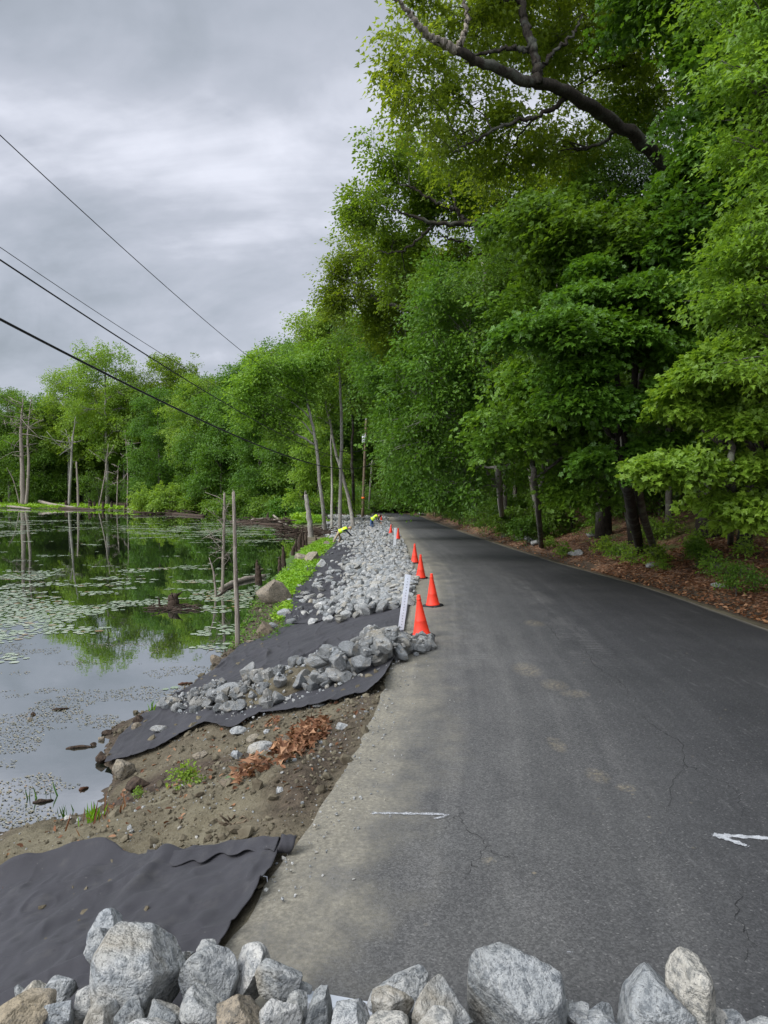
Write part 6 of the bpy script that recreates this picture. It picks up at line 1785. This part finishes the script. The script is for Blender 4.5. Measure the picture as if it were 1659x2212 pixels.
custom_tree(312, (640, 1118), [(620, 1095, 92, 1.4, .7), (650, 1100, 92, 1.5, .7), (680, 1090, 93, 1.5, .8), (640, 1080, 93, 1.2, .7), (600, 1105, 92, 1.2, .5)], [(640, 1108, 92), (641, 1098, 92), (642, 1088, 92)], (.06, .03), 280, 22, .75, .30, 'quad', 'leaf_e', 'bark',
    'thicket between the inlet and the causeway trees', None, name='shrub')
for k in range(46):
    x = rn.uniform(-88, -12); d = rn.uniform(8, 24); y = float(np.interp(x, _fx, _fy)) + d
    if np.min(np.sqrt((CURVE[:, 0] - x) ** 2 + (CURVE[:, 1] - y) ** 2)) < 3.5: continue
    put_shrub(['shrub_c', 'shrub_b'][k % 2], x, y, rn.uniform(1.0, 2.4), 'green bush under the trees behind the far shore', 'bushes behind the far shore')
for k in range(22):
    y = rn.uniform(84, 96); x = rn.uniform(-6, -1.2) if k < 12 else rn.uniform(5.5, 9)
    if np.min(np.sqrt((CURVE[:, 0] - x) ** 2 + (CURVE[:, 1] - y) ** 2)) < 3.3: continue
    put_shrub(['shrub_c', 'shrub_a'][k % 2], x, y, rn.uniform(.9, 1.5), 'dark green bush where the road bends out of sight', 'bushes at the bend')

# ------------------------------------------------------------------ ground cover (stuff)
def scatter_leaves(name, P, size, tmpl, mat, kind, seed, up=.2, lift=.02, label=None, tone=(0, 1)):
    r_ = np.random.default_rng(seed); n = len(P)
    a = r_.uniform(0, 6.3, n); D = np.stack([np.cos(a), np.sin(a), r_.normal(0, up, n)], 1)
    N = np.stack([r_.normal(0, up, n), r_.normal(0, up, n), np.ones(n)], 1)
    Q = np.array(P) + np.array([0, 0, lift]); m_ = MB()
    leaves(m_, Q, D, N, size * r_.uniform(.6, 1.3, n), tmpl, r_.uniform(*tone, n))
    return tag(m_.build(name, M[mat], smooth=False), label, kind=kind)
y = np.concatenate([rn.uniform(8, 24, 15000), rn.uniform(24, 60, 8000)]); s = np.abs(rn.normal(0, 1, len(y))) * 3.4 + .45
x = xr(y) + s; kp = x < .58 * y + 1
scatter_leaves('leaf_litter', np.stack([x[kp], y[kp], terrain(x[kp], y[kp])], 1), .10, 'oval', 'dead_leaf', 'stuff', 1, .35, .015, 'brown dead leaves covering the right verge')
# heap of old leaves in the cut bank
def poly_pts(poly, n, seed):
    r_ = np.random.default_rng(seed); poly = np.array(poly, float); out = []
    lo, hi = poly.min(0), poly.max(0)
    while len(out) < n:
        q = r_.uniform(lo, hi); c = False; j = len(poly) - 1
        for i in range(len(poly)):
            if (poly[i, 1] > q[1]) != (poly[j, 1] > q[1]) and q[0] < (poly[j, 0] - poly[i, 0]) * (q[1] - poly[i, 1]) / (poly[j, 1] - poly[i, 1]) + poly[i, 0]: c = not c
            j = i
        if c: out.append(hit(*q))
    return np.array(out)
P = np.concatenate([poly_pts([(585, 1625), (640, 1580), (700, 1555), (712, 1585), (690, 1605), (640, 1640), (600, 1650)], 800, 1), poly_pts([(500, 1680), (545, 1650), (590, 1640), (580, 1660), (520, 1700)], 130, 2), poly_pts([(570, 1565), (605, 1555), (600, 1580), (575, 1580)], 30, 3)])
P[:, 2] += np.abs(rn.normal(0, .035, len(P)))
scatter_leaves('dead_leaf_heap', P, .080, 'star', 'dead_leaf', 'stuff', 2, .6, .02, 'heap of orange brown dead oak leaves in the dug soil')
yy = rn.uniform(5.5, 9.5, 260); xx = xl(yy) - rn.uniform(.1, 3.4, 260)
scatter_leaves('fallen_leaves', np.stack([xx, yy, terrain(xx, yy)], 1), .06, 'oval', 'dead_leaf', 'stuff', 3, .5, .012, 'single brown leaves strewn over the dug soil')
# bright bank plants
def clumps(name, P, h, size, n_per, mat, seed, label, tmpl='oval'):
    r_ = np.random.default_rng(seed); n = len(P)
    Q = np.repeat(P, n_per, 0) + np.c_[r_.normal(0, h * .5, (n * n_per, 2)), r_.uniform(0, 1, n * n_per) ** .7 * h]
    a = r_.uniform(0, 6.3, len(Q)); D = np.stack([np.cos(a), np.sin(a), r_.uniform(-.1, .9, len(Q))], 1); N = np.stack([r_.normal(0, .4, len(Q)), r_.normal(0, .4, len(Q)) - .2, np.ones(len(Q))], 1)
    m_ = MB(); leaves(m_, Q, D, N, size * r_.uniform(.6, 1.3, len(Q)), tmpl, np.repeat(r_.uniform(0, .6, n), n_per) + r_.uniform(0, .4, len(Q)))
    return tag(m_.build(name, M[mat], smooth=False), label, kind='stuff')
clumps('bank_plants', np.concatenate([poly_pts([(590, 1268), (612, 1240), (640, 1212), (692, 1208), (694, 1225), (655, 1260), (628, 1296)], 620, 5), poly_pts([(645, 1205), (655, 1188), (700, 1165), (722, 1158), (722, 1178), (692, 1206)], 620, 6)]), .16, .10, 12, 'grass', 9, 'bright green plants covering the bank by the boulders')
clumps('bank_plants', poly_pts([(612, 1310), (630, 1300), (630, 1330), (600, 1345), (590, 1335)], 130, 7), .12, .08, 9, 'grass', 10, 'thin weeds at the water edge beside the big boulder')
pp = []
for k in range(1500):
    x = rn.uniform(-100, -9); d = rn.beta(1, 2.2) * 20; y = float(np.interp(x, _fx, _fy)) + d
    pp.append((x, y, T1(x, y)))
clumps('shore_grass', np.array(pp), .5, .42, 9, 'grass', 11, 'bright grass along the far shore', 'quad')
clumps('shore_grass', poly_pts([(600, 1125), (640, 1112), (700, 1115), (710, 1130), (640, 1134)], 330, 12), .25, .22, 9, 'grass', 13, 'bright grass behind the inlet', 'quad')
yy = rn.uniform(14, 85, 900); xx = xr(yy) + np.abs(rn.normal(0, 1, 900)) * 3 + np.where(yy < 32, 5.5, 1.2)
kp = xx < .57 * yy
clumps('ground_cover', np.stack([xx[kp], yy[kp], terrain(xx[kp], yy[kp])], 1), .20, .09, 8, 'leaf_e', 14, 'low green ground cover under the trees on the right')
# tufts by the near water
def tuft(u, v, n, h, label, seed, mat='grass', spread=.1):
    r_ = np.random.default_rng(seed); p = hit(u, v); m_ = MB()
    Q = np.repeat(p[None], n, 0) + np.c_[r_.normal(0, spread, (n, 2)), np.full(n, -.02)]
    D = np.c_[r_.normal(0, .28, (n, 2)), np.ones(n)]; N = np.c_[r_.normal(0, 1, (n, 2)), r_.normal(0, .2, n)]
    leaves(m_, Q, D, N, h * r_.uniform(.5, 1.2, n), 'blade', r_.uniform(0, 1, n))
    return tag(m_.build('grass_tuft', M[mat], smooth=False), label, 'grass tuft')
tuft(205, 1772, 34, .19, 'green grass tuft at the waterline in front of the soil', 1, spread=.045)
tuft(226, 1766, 20, .20, 'thin dry grass stems right of the green tuft', 2, 'dead_leaf', .16)
tuft(327, 1540, 9, .22, 'few upright green blades standing in the water near the heap', 3, spread=.02)
tuft(90, 1725, 7, .2, 'sparse thin blades standing in the near water', 4, 'leaf_d', .1)
tuft(145, 1760, 9, .16, 'few thin blades in the water left of the green tuft', 5, 'leaf_d', .06)
def seedling(u, v, s, label, seed):
    p = hit(u, v); r = empty('seedling', tuple(p), (0, 0, seed)); tag(r, label, 'seedling')
    a, b = PROTO['shrub_d']; link('stem', a, r, scale=(s,) * 3); o = link('foliage', b, r, scale=(s,) * 3); return r
seedling(402, 1702, .34, 'bright green seedling growing on the dug soil', 1)
seedling(300, 1722, .16, 'tiny green seedling at the water edge below the fabric corner', 2)
m_ = MB(); pq = hit(484, 1690); leaves(m_, np.array([pq + [0, 0, .03], pq + [.05, .01, .03]]), np.array([[1, -.2, .1], [.8, .5, .1]]), np.array([[0, -.4, 1.], [0, -.3, 1]]), .11, 'oval', np.array([.2, .5]))
tag(m_.build('green_leaf', M['leaf_d'], smooth=False), 'single fallen dark green leaf on the soil right of the seedling', 'leaf')

# ------------------------------------------------------------------ stones and clods in the soil
def gravel(name, P, sizes, mat, seed, label):
    r_ = np.random.default_rng(seed); m_ = MB(); n = len(P)
    RM = rotmat(n, r_, .6)
    for p, s, R_ in zip(P, sizes, RM):
        v, f = SLOW1[r_.integers(8)]
        m_.add((v * np.array([s, s * .8, s * .65])) @ R_.T + p + np.array([0, 0, s * .18]), f, 0, r_.uniform())
    return tag(m_.build(name, M[mat], smooth=False), label, kind='stuff')
n = 1000; yy = rn.uniform(4.2, 10.0, n); xx = xl(yy) - np.abs(rn.normal(0, 1, n)) * 1.9 - .02
xx = np.maximum(xx, xs(yy) + .05)
gravel('gravel', np.stack([xx, yy, terrain(xx, yy)], 1), np.clip(rn.lognormal(-4.15, .55, n), .008, .09), 'stone', 1, 'small pebbles in the dug soil')
m_soil = new_mat('soil_clod'); _n = m_soil[1]
_n.out(_n.pbsdf(_n.mix(_n.rng(_n.noise(_n.pos(), 6, 4), .3, .7), (.065, .052, .034), (.165, .145, .10)), .95, .15, _n.bump(_n.noise(_n.pos(), 60, 4), .6, .01)))
M['clod'] = m_soil[0]
n = 3200; yy = rn.uniform(4.2, 10.0, n); xx = xl(yy) - np.abs(rn.normal(0, 1, n)) * 1.8 - .02
xx = np.maximum(xx, xs(yy) + .03)
gravel('soil_clods', np.stack([xx, yy, terrain(xx, yy)], 1), np.clip(rn.lognormal(-3.75, .6, n), .012, .13), 'clod', 2, 'crumbled clods of soil')
n = 1500; yy = rn.uniform(9.5, 27, n); xx = xs(yy) + rn.uniform(-.15, 1.3, n) ** 1.0
gravel('soil_clods', np.stack([xx, yy, terrain(xx, yy)], 1), np.clip(rn.lognormal(-3.3, .6, n), .02, .16), 'clod', 12, 'crumbled soil along the waterline beside the fabric')
clumps('bank_plants', np.stack([xx, yy, terrain(xx, yy)], 1)[(yy > 16) & (rn.uniform(0, 1, n) < .35)], .10, .07, 6, 'leaf_e', 15, 'weeds along the waterline beside the fabric')
n = 900; yy = rn.uniform(4, 14, n); xx = xl(yy) + np.abs(rn.normal(0, 1, n)) * .22
gravel('gravel', np.c_[xx, yy, road_z(xx, yy)], np.clip(rn.lognormal(-4.6, .5, n), .006, .03), 'stone', 3, 'grit spilled along the left rim of the asphalt')
n = 900; ss = rn.beta(1.2, 1.2, n) * .98; tt = rn.uniform(-.1, 1.05, n); PP = np.array([strip_pt(a, b) for a, b in zip(np.clip(ss, 0, .99), tt)])
PP[:, 2] = [hp.H[int((p[1] - hp.y0) / hp.res), int((p[0] - hp.x0) / hp.res)] for p in PP]
gravel('gravel', PP, np.clip(rn.lognormal(-3.4, .5, n), .015, .09), 'stone', 4, 'small broken stone filling the heap on the fabric')

# ------------------------------------------------------------------ lily pads and floating bits
def pad_geo(seed):
    r_ = np.random.default_rng(seed); n = 13
    a = np.linspace(.16, 2 * np.pi - .16, n); r = 1 + r_.normal(0, .035, n)
    V = np.vstack([[[.12, 0, .0]], np.c_[np.cos(a) * r, np.sin(a) * r * .92, r_.normal(0, .010, n) + .015 * (np.abs(np.sin(a * 2 + seed)))]])
    F = np.array([[0, i, i + 1] for i in range(1, n)])
    return V * .5, F
PADS = [pad_geo(k) for k in range(6)]
PM = []
for v, f in PADS:
    m_ = MB(); m_.add(v, f); PM.append(m_.mesh('lily_pad', M['pad'], False))
def pad_field(n, ylo, yhi, seed):
    r_ = np.random.default_rng(seed)
    y = ylo * (yhi / ylo) ** r_.uniform(0, 1, n) if yhi / ylo > 2 else r_.uniform(ylo, yhi, n)
    x = r_.uniform(-.60, -.02, n) * y
    m = fbm(x / 8.5, y / 7.5, octs=4, seed=91) * 1.3; m2 = fbm(x / 1.9, y / 1.1, octs=3, seed=95) + .22 * r_.uniform(-1, 1, n)
    u = CX + FPX * x / y
    thr = np.interp(y, [9, 12, 14, 17, 20, 30, 45, 70, 110, 150], [.36, .28, .24, .18, .12, .18, .23, .24, .23, .20])
    left = sstep(u, 330, 60) * np.interp(y, [13, 16, 22, 30], [0, .12, .22, 0])
    rightm = sstep(u, 380, 480) * np.interp(y, [13, 15, 26, 32], [0, .22, .12, 0])
    ok = (m * .55 + m2 * .75 + left + rightm > thr) & (x > np.interp(y, [0, 90, 100], [-99, -99, -99])) & (x < xs(np.minimum(y, 100)) - .15) & (y < np.interp(x, _fx, _fy) - .5)
    ok &= (terrain(x, y, False) < ZW - .05)
    return x[ok], y[ok]
xa, ya = [], []
for n_, lo, hi_, sd in ((9000, 10.5, 20, 1), (34000, 20, 45, 2), (34000, 45, 90, 3), (20000, 90, 155, 4)):
    a, b = pad_field(n_, lo, hi_, sd); xa.append(a); ya.append(b)
xa = np.concatenate(xa); ya = np.concatenate(ya)
sz = rn.uniform(.13, .26, len(xa)) * np.interp(ya, [10, 20, 60, 140], [.75, .95, 1.2, 1.9])
# keep them from lying on one another
cell = {}; keep = []
for i in np.argsort(ya):
    c = (int(xa[i] / .45), int(ya[i] / .45)); ok = True
    if ya[i] < 45:
        for dx_ in (-1, 0, 1):
            for dy_ in (-1, 0, 1):
                for j in cell.get((c[0] + dx_, c[1] + dy_), ()):
                    if (xa[i] - xa[j]) ** 2 + (ya[i] - ya[j]) ** 2 < (.42 * (sz[i] + sz[j])) ** 2: ok = False
        if not ok: continue
        cell.setdefault(c, []).append(i)
    keep.append(i)
order = [i for i in keep]
ang = rn.uniform(0, 6.3, len(xa))
for i in order[:300]:
    o = link('lily_pad', PM[rn.integers(6)], None, (xa[i], ya[i], ZW + .008), (0, 0, ang[i]), (sz[i],) * 3)
    tag(o, 'round green lily pad floating on the nearer part of the pond', 'lily pad', 'lily pads on the near part of the pond')
rest_i = np.array(order[300:])
m_ = MB()
for q in range(6):
    ii = rest_i[rest_i % 6 == q]; v, f = PADS[q]
    c, s_ = np.cos(ang[ii]), np.sin(ang[ii]); V = v[None] * sz[ii][:, None, None]
    W_ = np.stack([V[..., 0] * c[:, None] - V[..., 1] * s_[:, None] + xa[ii][:, None], V[..., 0] * s_[:, None] + V[..., 1] * c[:, None] + ya[ii][:, None], V[..., 2] + ZW + .008], -1)
    m_.add(W_.reshape(-1, 3), (np.arange(len(ii))[:, None, None] * len(v) + f[None]).reshape(-1, 3), 0, np.repeat(rn.uniform(0, 1, len(ii)), len(v)))
tag(m_.build('lily_pads', M['pad'], smooth=False), 'drifts of lily pads over the farther pond', kind='stuff')
# small floating bits: leaf scraps, seeds and twigs on the near water
n = 16000; y = rn.uniform(7.4, 17, n); x = rn.uniform(-.58, -.2, n) * y
f1_ = fbm(x / 1.1, y / .8, octs=4, seed=120); ok = (f1_ + np.interp(y, [7.4, 9, 12, 17], [.22, .08, -.06, -.05]) > .10) & (terrain(x, y, False) < ZW - .01)
x, y = x[ok], y[ok]
scatter_leaves('floating_scraps', np.stack([x, y, np.full(len(x), ZW + .006)], 1), .034, 'oval', 'scum', 'stuff', 21, .02, 0., 'leaf scraps and seeds drifting on the near water')
for k, (u, v, w_, lab, mat) in enumerate([(130, 1533, 34, 'dark floating stick near the middle of the near water', 'rotwood'), (170, 1617, 54, 'longer dark floating stick left of the fabric tip', 'rotwood'), (400, 1478, 30, 'reddish brown stick floating off the fabric edge', 'dead_leaf'), (180, 1705, 16, 'short brown stick poking from the near water', 'dead_leaf'), (92, 1733, 40, 'thin dark twig floating by the sparse blades', 'rotwood')]):
    h = hit(u, v); kk = h[1] / FPX; r_ = np.random.default_rng(k + 5); m_ = MB()
    L = w_ * kk / 2; P = smooth_path([h + [-L, -.02, .005], h + [0, .02 + r_.normal(0, .02), .015], h + [L, .05, .005]], 8)
    tube(m_, P, np.array([.008, .016, .022, .018, .02, .015, .012, .005]) * 1.2, 6, wob=.3, rng=r_)
    tag(m_.build('stick', M[mat]), lab, 'stick')
for k, (u, v, w_, h_, lab) in enumerate([(70, 1545, 12, 8, 'dark leaf lump floating left on the near water'), (62, 1556, 12, 8, 'brown curled leaf floating under the dark lump'), (228, 1588, 22, 12, 'grey mud lump in the water above the fabric tip'), (218, 1600, 14, 10, 'reddish brown pebble in the water by the mud lump'), (200, 1612, 14, 9, 'grey scrap in the water left of the mud lump')]):
    boulder(u, v, w_, h_, lab, 190 + k, 'rotwood' if k % 2 == 0 else 'boulder', 'mud lump', 'mud_lump', -.3)
